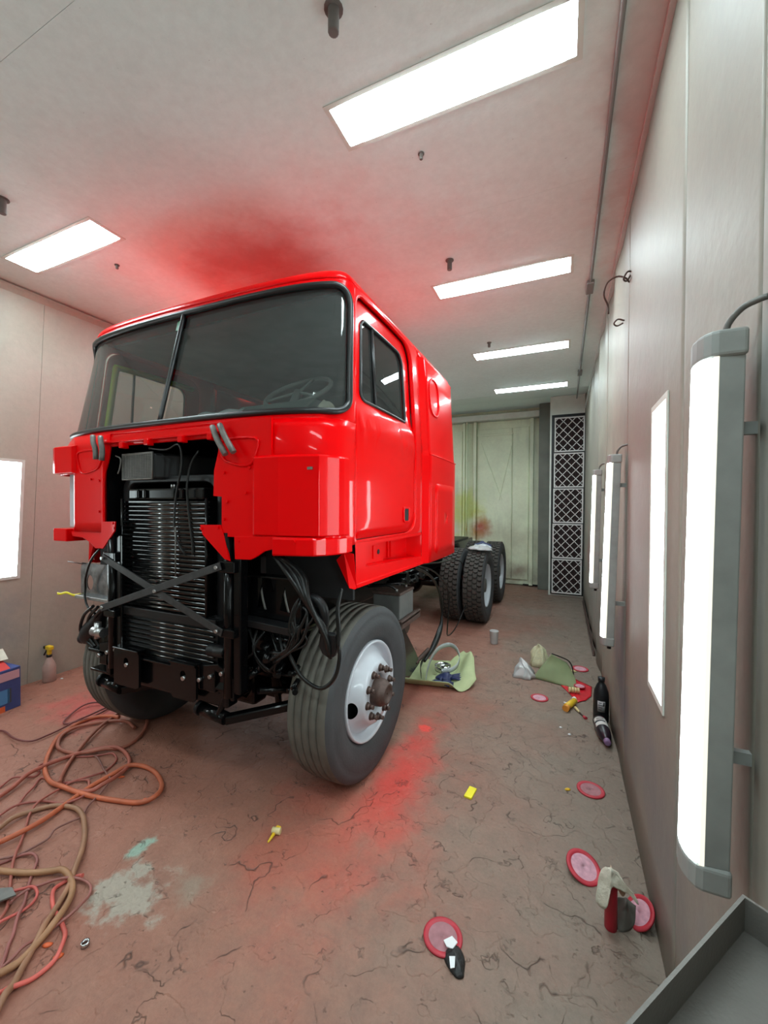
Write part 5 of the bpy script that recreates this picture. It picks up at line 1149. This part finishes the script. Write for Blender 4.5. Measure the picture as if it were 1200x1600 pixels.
for x, y, l, c in ((0.037, 2.509, 'tiny yellow sliver left of the faded red disc', 'yellow'), (-0.004, 3.199, 'left one of two tiny white specks before the bottles', 'paper'), (0.053, 3.125, 'right one of two tiny white specks before the bottles', 'paper'), (-4.2, 2.19, 'white bit beside the spray bottle', 'paper'), (-2.06, 1.47, 'orange flake below the orange hose loop', 'orange'), (-1.70, 0.835, 'orange flake near the small steel ring', 'orange'), (-1.62, 0.83, 'orange flake right of the small steel ring', 'orange'), (-2.36, 1.54, 'orange flake inside the orange hose loop', 'orange')):
    one(blobgrid(x, y, 0.018 if c != 'paper' else 0.012, 0.010, 0.006, x * 3 + 2, 0.006, 6, 0.6), 'paint_flake', M[c], (x, y, 0), l, 'flake', solid=0.002)
one(MB().lathe([(0.009, 0.002), (0.014, 0.002), (0.014, 0.016), (0.009, 0.016), (0.009, 0.002)], (-1.571, 0.89, 0), 'Z', 20), 'steel_ring', M['chrome'], (-1.571, 0.89, 0), 'small bright steel ring below the grey floor patch', 'ring')
wt = empty('scraper', (-2.03, 0.85, 0), 'grey steel scraper blade poking in at the left edge', 'scraper')
MB().prism([(-2.11, 0.78), (-2.045, 0.80), (-1.995, 0.875), (-2.05, 0.885), (-2.13, 0.84)], 'z', 0.028, 0.034).build('blade', M['dullsteel'], wt); MB().cyl((-2.24, 0.72, 0.020), (-2.10, 0.81, 0.020), 0.019, n=10).build('grip', M['disc_rim'], wt)

# red tube, cream glove, grey rag by the right wall
one(MB().lathe([(0.001, 0.0), (0.021, 0.0), (0.022, 0.004), (0.0215, 0.19), (0.016, 0.21), (0.001, 0.212)], (0.180, 1.748, 0), 'Z', 20), 'red_tube', mat('dark_red_plastic', lin(158, 22, 40), 0.4), (0.182, 1.74, 0), 'upright dark red tube under the cream glove', 'tube')
def drape(path, width, folds, seed, thin=0.0):
    # a strip of cloth hung along a path, with soft folds across
    P = catmull([Vector(p) for p in path], 5)
    m = MB(); nu = len(P) - 1
    def f(u, v):
        i = min(nu, int(round(u * nu))); p = P[i]; t = (P[min(nu, i + 1)] - P[max(0, i - 1)]).normalized(); s = Vector((0.25, 1, 0)).normalized()
        w = width(u) if callable(width) else width
        q = p + s * (v - 0.5) * w; n = t.cross(s).normalized()
        q = q + n * (0.012 * sin(v * folds * pi + seed + u * 2) * (0.4 + u * (1 - u) * 2)); q += noise.noise_vector(q * 14 + Vector((seed, 0, 0))) * 0.006
        return (q.x, q.y, max(0.004, q.z))
    return m.grid(f, nu, 14)
def fan(apex, outline, bulge, seed, yc, sub_=4):
    # a cloth flap spread from an apex to an outline given in x,z, bellied towards the viewer's side
    O = [Vector((x, 0, z)) for x, z in outline]; P = catmull(O, sub_); A = Vector((apex[0], 0, apex[1])); n = len(P) - 1
    def f(u, v):
        p = A.lerp(P[min(n, int(round(u * n)))], v); k = sin(u * pi)
        y = yc + bulge * (k * (0.35 + 0.65 * v)) + 0.010 * sin(u * 11 + seed) * v + 0.006 * noise.noise(Vector((p.x * 40, seed, p.z * 40)))
        return (p.x, y, max(0.004, p.z))
    return MB().grid(f, n, 10)
gl = empty('cream_glove', (0.18, 1.74, 0.2), 'cream cloth glove draped over the red tube', 'glove')
gout = [(x, z + 0.02) for x, z in [(0.158, 0.222), (0.140, 0.197), (0.131, 0.150), (0.126, 0.097), (0.143, 0.088), (0.160, 0.098), (0.168, 0.14), (0.180, 0.172), (0.196, 0.170), (0.212, 0.165), (0.236, 0.158), (0.262, 0.138), (0.252, 0.166), (0.226, 0.190), (0.200, 0.222)]]
fan((0.176, 0.252), gout, -0.022, 1.0, 1.722).build('cloth', M['cloth'], gl, solid=0.003)
fan((0.178, 0.236), [(0.150, 0.20), (0.150, 0.14), (0.175, 0.12), (0.20, 0.12), (0.222, 0.105), (0.23, 0.15), (0.215, 0.20)], 0.05, 2.0, 1.742).build('fingers', mat('tan_stained_cloth', lin(196, 172, 150), 0.9, var=0.15), gl, solid=0.003)
one(fan((0.236, 0.092), [(0.206, 0.076), (0.203, 0.03), (0.202, 0.004), (0.225, 0.004), (0.250, 0.006), (0.262, 0.03), (0.268, 0.080)], -0.05, 0.4, 1.80), 'grey_rag', mat('grey_cloth', lin(92, 88, 82), 0.9, var=0.15), (0.235, 1.79, 0), 'bunched grey rag between the red tube and the leaning disc', 'rag', solid=0.004)

# bottles by the right wall
def bottle(org, prof, m, n=24, ysc=1.0): return MB().lathe(prof, org, 'Z', n)
M['blackplastic'] = mat('black_plastic_bottle', lin(22, 25, 30), 0.4); M['label'] = mat('pale_label', lin(168, 170, 172), 0.6, var=0.08, vscale=60)
M['ink'] = mat('label_ink', lin(70, 72, 76), 0.6)
b1 = empty('black_bottle', (0.272, 3.44, 0), 'black plastic bottle standing upright by the right wall', 'bottle')
MB().lathe([(0.001, 0.0), (0.048, 0.0), (0.053, 0.008), (0.053, 0.185), (0.048, 0.225), (0.030, 0.272), (0.020, 0.288), (0.020, 0.30)], (0.272, 3.44, 0), 'Z', 28).build('body', M['blackplastic'], b1)
MB().lathe([(0.019, 0.296), (0.024, 0.297), (0.024, 0.325), (0.001, 0.327)], (0.272, 3.44, 0), 'Z', 20).build('cap', M['blackplastic'], b1)
def wrap(c, r, a0, a1, z0, z1, n=8): return MB().grid(lambda u, v: (c[0] + r * cos(radians(lerp(a0, a1, u))), c[1] + r * sin(radians(lerp(a0, a1, u))), lerp(z0, z1, v)), n, 1)
lb = wrap((0.272, 3.44), 0.054, 240, 295, 0.085, 0.165).build('label', M['label'], b1, outward=(0.272, 3.44, 0.1), solid=-0.0006)
for k in range(4): wrap((0.272, 3.44), 0.0552, 246 + 3 * (k % 2), 270 + 5 * (k % 3), 0.100 + 0.016 * k, 0.105 + 0.016 * k, 5).build('print_line', M['ink'], lb, outward=(0.272, 3.44, 0.1), solid=-0.0003)
wrap((0.272, 3.44), 0.0552, 280, 290, 0.13, 0.16, 4).build('print_line', M['ink'], lb, outward=(0.272, 3.44, 0.1), solid=-0.0003)
M['purpleplastic'] = mat('dark_purple_bottle', lin(38, 28, 38), 0.3); M['whitelabel'] = mat('white_label', lin(214, 212, 208), 0.6)
b2 = empty('lying_bottle', (0.285, 3.17, 0), 'dark purple bottle lying with its neck towards the camera', 'bottle')
A0 = Vector((0.252, 3.33, 0.046)); A1 = Vector((0.285, 3.02, 0.040)); dA = (A1 - A0).normalized(); sA = dA.cross(Vector((0, 0, 1))).normalized(); uA = sA.cross(dA)
def lying(prof, a0=0, a1=360, n=26):
    return MB().grid(lambda u, v: tuple(A0 + dA * profat(prof, v)[1] + (sA * cos(radians(lerp(a0, a1, u))) + uA * sin(radians(lerp(a0, a1, u)))) * profat(prof, v)[0]), n, (len(prof) - 1))
def profat(prof, v): k = v * (len(prof) - 1); i = min(len(prof) - 2, int(k)); q = k - i; return (lerp(prof[i][0], prof[i + 1][0], q), lerp(prof[i][1], prof[i + 1][1], q))
lying([(0.001, 0), (0.04, 0), (0.045, 0.008), (0.045, 0.16), (0.040, 0.20), (0.026, 0.245), (0.018, 0.255), (0.018, 0.27)]).build('body', M['purpleplastic'], b2)
lying([(0.021, 0.262), (0.021, 0.288), (0.012, 0.292), (0.001, 0.29)]).build('cap', mat('mauve_cap', lin(140, 110, 150), 0.4), b2)
l2 = lying([(0.0457, 0.03), (0.0457, 0.135)], 20, 150, 12).build('label', M['whitelabel'], b2, solid=0.0006)
lying([(0.0464, 0.075), (0.0464, 0.095)], 25, 120, 12).build('print_band', M['ink'], l2, solid=0.0004)
for k in range(3): lying([(0.0464, 0.045 + 0.009 * k), (0.0464, 0.048 + 0.009 * k)], 50, 110, 8).build('print_line', M['ink'], l2, solid=0.0003)

# green bag with clear plastic, red sheet, cup
M['green'] = mat('olive_green_paper', lin(122, 134, 96), 0.75, var=0.08); M['palegreen'] = mat('pale_green_paper', lin(180, 188, 142), 0.7, var=0.08)
def bag(u, v):
    # ridge from a peak at the back left down to a point at the front right
    pk = Vector((-0.095, 4.16, 0.205)); fr = Vector((0.135, 3.93, 0.008)); rr_ = Vector((0.075, 4.28, 0.09))
    lf = Vector((-0.25, 4.02, 0.004)); base = lf.lerp(fr, u)
    top = pk.lerp(rr_ if u < 0.6 else fr, min(1, u / 0.6) if u < 0.6 else 0); top = pk.lerp(rr_, min(1, u * 1.15)).lerp(fr, max(0, (u - 0.7) / 0.3))
    p = base.lerp(top, v); p += Vector((0, -0.03, 0.02)) * sin(v * pi) * sin(u * pi)
    p += noise.noise_vector(p * 9) * 0.006
    return (p.x, p.y, max(0.003, p.z))
def bagback(u, v):
    a = Vector(bag(u, 1.0)); b_ = Vector((lerp(-0.16, 0.13, u), lerp(4.38, 4.05, u), 0.003)); p = a.lerp(b_, v); p += noise.noise_vector(p * 9) * 0.004 * sin(v * pi)
    return (p.x, p.y, max(0.003, p.z))
gb = empty('green_bag', (-0.06, 4.1, 0), 'olive green paper bag slumped to a point by the plastic bundle', 'bag')
MB().grid(bag, 16, 12).grid(bagback, 16, 8).build('sheet', M['green'], gb, solid=0.003)
MB().tube([(-0.09, 4.19, 0.20), (0.0, 4.24, 0.16), (0.06, 4.28, 0.12), (0.09, 4.27, 0.07), (0.10, 4.25, 0.01)], 0.006, 6).build('dark_edge', M['blackmat'], gb)
one(blobgrid(-0.335, 4.06, 0.11, 0.10, 0.115, 7.7, 0.05, 18, 0.3), 'plastic_bag', M['clear'], (-0.30, 4.08, 0), 'clear crumpled plastic bag left of the green bag', 'bag', solid=0.002)
one(blobgrid(-0.22, 4.40, 0.10, 0.09, 0.19, 2.2, 0.05, 16, 0.1), 'yellowed_plastic', mat('yellowed_plastic_film', lin(200, 198, 164), 0.35, var=0.2, vscale=30), (-0.19, 4.32, 0), 'yellowish crumpled plastic behind the clear bag', 'plastic', solid=0.002)
M['redplastic'] = mat('red_plastic_sheet', lin(206, 28, 44), 0.25, coat=0.5)
RSH = [(-0.007, 3.95), (0.102, 4.163), (0.246, 4.04), (0.23, 3.837), (0.186, 3.736), (0.118, 3.661), (0.054, 3.827)]
def rsheet(u, v):
    a = u * 2 * pi; n = len(RSH); k = u * n; i = int(k) % n; q = k - int(k); e = Vector((lerp(RSH[i][0], RSH[(i + 1) % n][0], q), lerp(RSH[i][1], RSH[(i + 1) % n][1], q))); c = Vector((0.135, 3.89)); p = c.lerp(e, max(0.02, v))
    return (p.x, p.y, 0.004 + 0.008 * abs(noise.noise(Vector((p.x * 25, p.y * 18, 2)))))
one(MB().grid(rsheet, 42, 8), 'red_sheet', M['redplastic'], (0.135, 3.89, 0), 'glossy red plastic sheet under the green bag corner', 'sheet', solid=0.002)
cu = empty('plastic_cup', (-0.732, 4.86, 0), 'clear plastic cup standing on the floor before the rear tyres', 'cup')
MB().lathe([(0.001, 0.002), (0.040, 0.002), (0.042, 0.008), (0.052, 0.145), (0.055, 0.15), (0.052, 0.152), (0.049, 0.145), (0.040, 0.012), (0.001, 0.008)], (-0.732, 4.86, 0), 'Z', 28).build('wall', M['clear'], cu)
MB().lathe([(0.001, 0.010), (0.0395, 0.012), (0.042, 0.05), (0.001, 0.052)], (-0.732, 4.86, 0), 'Z', 24).build('liquid', mat('milky_liquid', lin(214, 212, 206), 0.3), cu)

# pale green sheet with strap and blue gloves
TO_ = [(-1.60, 3.95), (-1.40, 4.06), (-1.20, 4.05), (-1.05, 4.10), (-1.03, 4.30), (-1.0, 4.46), (-0.88, 4.27), (-0.74, 3.93), (-0.665, 3.62), (-0.73, 3.52), (-0.79, 3.455), (-0.95, 3.42), (-1.12, 3.39), (-1.32, 3.35), (-1.55, 3.40), (-1.65, 3.65)]
def tarp(u, v):
    n = len(TO_); k = u * n; i = int(k) % n; q = k - int(k); e = Vector((lerp(TO_[i][0], TO_[(i + 1) % n][0], q), lerp(TO_[i][1], TO_[(i + 1) % n][1], q))); c = Vector((-1.10, 3.70)); p = c.lerp(e, max(0.02, v))
    z = 0.006 + 0.010 * abs(noise.noise(Vector((p.x * 7, p.y * 7, 1))))
    side_ = ss((p.x + 0.98) / 0.22) * ss((p.y - 3.45) / 0.25)              # right side turned up
    z += 0.15 * side_ * ss((v - 0.35) / 0.5) * (0.5 + 0.5 * ss((p.y - 3.6) / 0.5))
    z += 0.07 * ss((v - 0.8) / 0.2) * ss((-0.80 - p.x) / 0.1) * ss((3.55 - p.y) / 0.12)    # front hem stands up
    return (p.x - 0.04 * side_, p.y, z)
tp = one(MB().grid(tarp, 96, 14), 'green_sheet', M['palegreen'], (-1.10, 3.70, 0), 'pale green sheet with turned up edges behind the front wheel', 'sheet', solid=0.004)
M['webbing'] = mat('silver_webbing', lin(176, 180, 180), 0.5, var=0.1)
def ribbon(path, w, up=Vector((0, 0, 1))):
    P = catmull([Vector(p) for p in path], 5); m = MB(); nu = len(P) - 1
    m.grid(lambda u, v: tuple(P[min(nu, int(round(u * nu)))] + up * (v - 0.5) * w), nu, 2); return m
st = empty('webbing_strap', (-1.05, 3.8, 0), 'coiled silver webbing strap on the pale green sheet', 'strap')
ribbon([(-1.12, 3.47, 0.05), (-1.15, 3.62, 0.085), (-1.17, 3.80, 0.12), (-1.16, 4.0, 0.15), (-1.09, 4.12, 0.165), (-1.0, 4.09, 0.155), (-0.93, 3.97, 0.12), (-0.915, 3.83, 0.085), (-0.95, 3.74, 0.065), (-1.03, 3.70, 0.05)], 0.045).build('outer_loop', M['webbing'], st, solid=0.004)
ribbon([(-1.03, 3.70, 0.045), (-1.10, 3.73, 0.05), (-1.13, 3.80, 0.05), (-1.09, 3.87, 0.05), (-1.02, 3.87, 0.05), (-0.98, 3.82, 0.05), (-1.0, 3.77, 0.05), (-1.05, 3.76, 0.05), (-1.08, 3.80, 0.05), (-1.04, 3.83, 0.05)], 0.045).build('coil', M['chrome'], st, solid=0.004)
ribbon([(-1.18, 3.52, 0.05), (-1.215, 3.60, 0.10), (-1.215, 3.70, 0.15), (-1.19, 3.76, 0.19)], 0.05).build('black_tail', M['hose_black'], st, solid=0.004)
M['navy'] = mat('navy_nitrile_glove', lin(34, 42, 84), 0.5, var=0.15)
def glove(cx, cy, rot, s, label, z0=0.012):
    t = empty('blue_glove', (cx, cy, z0), label, 'glove', 'navy blue gloves on the green sheet')
    g = blobgrid(0, 0, 0.075 * s, 0.05 * s, 0.03, cx * 7, 0.022, 12)
    g.v = [(cx + x * cos(rot) - y * sin(rot), cy + x * sin(rot) + y * cos(rot), z + z0) for x, y, z in g.v]; g.build('palm', M['navy'], t, solid=0.003)
    for k, (a, L) in enumerate(((-0.5, 0.085), (-0.2, 0.105), (0.1, 0.10), (0.4, 0.085), (1.3, 0.07))):
        a0 = rot + a; p0 = Vector((cx + 0.05 * s * cos(a0), cy + 0.05 * s * sin(a0), z0 + 0.012)); p1 = p0 + Vector((cos(a0), sin(a0), 0)) * L * s * 0.6 + Vector((0, 0, 0.01)); p2 = p1 + Vector((cos(a0 + 0.5), sin(a0 + 0.5), 0)) * L * s * 0.5 - Vector((0, 0, 0.012))
        MB().tube([p0, p1, p2], lambda q: 0.013 - 0.004 * q, 8).build('finger', M['navy'], t)
glove(-0.985, 3.645, 0.2, 1.25, 'larger navy blue glove under the coiled strap', 0.02); glove(-1.02, 3.50, 0.05, 0.9, 'smaller navy blue glove near the front of the sheet', 0.018)
# bundle on the rear tyre
bd = empty('plastic_bundle', (-1.07, 5.72, 1.01), 'clear plastic packets lying on the rear tyre', 'bundle')
for k, (x, y, z) in enumerate(((-1.10, 5.66, 1.018), (-1.02, 5.70, 1.03), (-1.0, 5.64, 1.012))):
    g = blobgrid(0, 0, 0.12, 0.10, 0.05, 1.3 + k, 0.025, 12); g.v = [(x + a, y + b_, z + c_ + 0.002) for a, b_, c_ in g.v]
    g.build('packet', M['clear'] if k != 1 else mat('milky_packet', lin(190, 194, 200), 0.35, var=0.2, vscale=20), bd, solid=0.003)
g = blobgrid(0, 0, 0.13, 0.08, 0.05, 6.1, 0.03, 12); g.v = [(-1.05 + a, 5.80 + b_, 1.045 + c_) for a, b_, c_ in g.v]
tag(g.build('blue_cloth', M['navy'], None, org=(-1.05, 5.8, 1.045), solid=0.003), 'navy blue cloth on top of the rear tyre packets', 'cloth')

# left: printed box and spray bottle
bx = empty('printed_box', (-4.05, 1.62, 0), 'blue cardboard box with red and white flap at the left edge', 'box')
M['boxblue'] = mat('blue_printed_card', lin(64, 78, 132), 0.55, var=0.1, vscale=12); M['boxpink'] = mat('pale_pink_card', lin(206, 158, 168), 0.55); M['boxred'] = mat('red_card', lin(206, 60, 58), 0.55); M['boxcyan'] = mat('light_blue_card', lin(78, 136, 186), 0.55)
MB().prism([(-4.20, 1.36), (-3.905, 1.45), (-3.935, 1.765), (-4.22, 1.75)], 'z', 0.0, 0.32).build('body', M['boxblue'], bx, bevel=0.004)
fx = lambda y: -3.905 - 0.03 * (y - 1.45) / 0.315 + 0.0015
def facep(y0, y1, z0, z1, m, nm):
    MB().add([(fx(y0), y0, z0), (fx(y1), y1, z0), (fx(y1), y1, z1), (fx(y0), y0, z1)], [(0, 1, 2, 3)]).build(nm, M[m], bx, solid=-0.001, outward=(-5, 1.6, 0.1))
facep(1.46, 1.755, 0.235, 0.30, 'boxpink', 'printed_band'); facep(1.46, 1.69, 0.06, 0.17, 'boxcyan', 'printed_picture')
facep(1.46, 1.66, 0.0, 0.045, 'orange', 'printed_corner'); facep(1.675, 1.70, 0.06, 0.17, 'ink', 'printed_stripe')
MB().add([(-3.91, 1.46, 0.322), (-3.935, 1.70, 0.322), (-4.10, 1.72, 0.35), (-4.10, 1.45, 0.36)], [(0, 1, 2, 3)]).build('top_flap', M['boxred'], bx, solid=0.004)
MB().add([(-4.06, 1.45, 0.372), (-4.06, 1.74, 0.362), (-4.19, 1.76, 0.42), (-4.19, 1.43, 0.43)], [(0, 1, 2, 3)]).build('top_flap', M['cloth'], bx, solid=0.004)
sb = empty('spray_bottle', (-4.255, 2.12, 0), 'pink tinted spray bottle with yellow trigger by the left wall', 'bottle')
c = (-4.255, 2.12, 0)
M['pinkbottle'] = mat('cloudy_pink_bottle', lin(180, 148, 138), 0.4, var=0.12, vscale=14)
MB().lathe([(0.001, 0.0), (0.046, 0.0), (0.050, 0.01), (0.050, 0.135), (0.040, 0.165), (0.024, 0.20), (0.018, 0.225)], c, 'Z', 24).build('body', M['pinkbottle'], sb)
MB().lathe([(0.020, 0.22), (0.022, 0.222), (0.022, 0.24), (0.001, 0.242)], c, 'Z', 18).build('collar', M['blackmat'], sb)
MB().b(-4.273, -4.237, 2.105, 2.135, 0.24, 0.30).b(-4.285, -4.215, 2.10, 2.14, 0.285, 0.322).build('trigger_head', M['yellow'], sb, bevel=0.008)
MB().b(-4.325, -4.28, 2.105, 2.135, 0.288, 0.312).build('nozzle', M['blackmat'], sb, bevel=0.005)
MB().tube([(-4.295, 2.12, 0.29), (-4.30, 2.12, 0.265), (-4.32, 2.12, 0.245), (-4.335, 2.12, 0.225)], 0.007, 7).build('lever', M['blackmat'], sb)
# yellow ribbon hanging from the left plate, rag on the dashboard, white sheet in place of a glass reflection
one(ribbon([(-3.02, 1.69, 0.988), (-3.10, 1.69, 0.975), (-3.18, 1.69, 0.985), (-3.26, 1.695, 0.968), (-3.31, 1.70, 0.966)], 0.016), 'yellow_ribbon', M['yellowtape'], (-3.02, 1.69, 0.98), 'thin yellow ribbon sticking out left of the shiny plate', 'ribbon', solid=0.002)
g = blobgrid(0, 0, 0.07, 0.06, 0.09, 4.4, 0.03, 14); g.v = [(-1.19 + a, 1.90 + b_, 2.075 + c_) for a, b_, c_ in g.v]
one(g, 'dash_rag', M['cloth'], (-1.19, 1.90, 2.075), 'cream rag in the lower right corner behind the windshield', 'rag', solid=0.003)
one(MB().grid(lambda u, v: (lerp(-2.08, -1.72, u), lerp(1.74, 1.85, v), 2.085 + 0.09 * v + 0.006 * sin(u * 12)), 18, 4), 'reflection_sheet', M['paper'], (-1.90, 1.77, 2.08), 'rippled white sheet standing in for a ceiling light mirrored in the glass', 'sheet', solid=0.002)  # white sheet put in for a ceiling light reflected in the windshield
# angle iron along the foot of the right wall
ai = MB().b(0.300, 0.322, 4.9, 7.7, 0, 0.006).b(0.315, 0.322, 4.9, 7.7, 0, 0.055)
one(ai, 'angle_iron', M['rust'], (0.31, 6.3, 0), 'long brown angle iron lying along the foot of the right wall', 'metal strip')
# narrow sheet metal stand next to the camera
EA = Vector((0.239, 0.731, 0)); e1 = Vector((-0.591, -0.807, 0)); e2 = Vector((0.807, -0.591, 0))
def Q(a, b_, z): p = EA + e1 * a + e2 * b_; return (p.x, p.y, z)
ms = empty('metal_stand', tuple(EA + e1 * 0.25 + e2 * 0.05), 'grey sheet metal stand with a lipped top at the lower right', 'stand')
M['sheetgrey'] = mat('dusty_grey_sheet_metal', lin(104, 100, 95), 0.6, metal=0.1, bump=0.1, bscale=200, var=0.08, vscale=6)
def slab(a0, a1, b0, b1, z0, z1): return MB().add([Q(a, b_, z) for z in (z0, z1) for a, b_ in ((a0, b0), (a1, b0), (a1, b1), (a0, b1))], [(0, 1, 2, 3), (7, 6, 5, 4), (0, 4, 5, 1), (1, 5, 6, 2), (2, 6, 7, 3), (3, 7, 4, 0)])
slab(0.0, 0.52, 0.003, 0.097, 0.0, 1.003).build('body', M['sheetgrey'], ms)
slab(0.0, 0.52, 0.0, 0.004, 0.98, 1.05).build('lip', M['sheetgrey'], ms); slab(0.0, 0.004, 0.004, 0.1, 0.98, 1.05).build('lip', M['sheetgrey'], ms)
slab(0, 0.52, 0.078, 0.1, 0.98, 1.018).build('rim', M['sheetgrey'], ms, bevel=0.003)
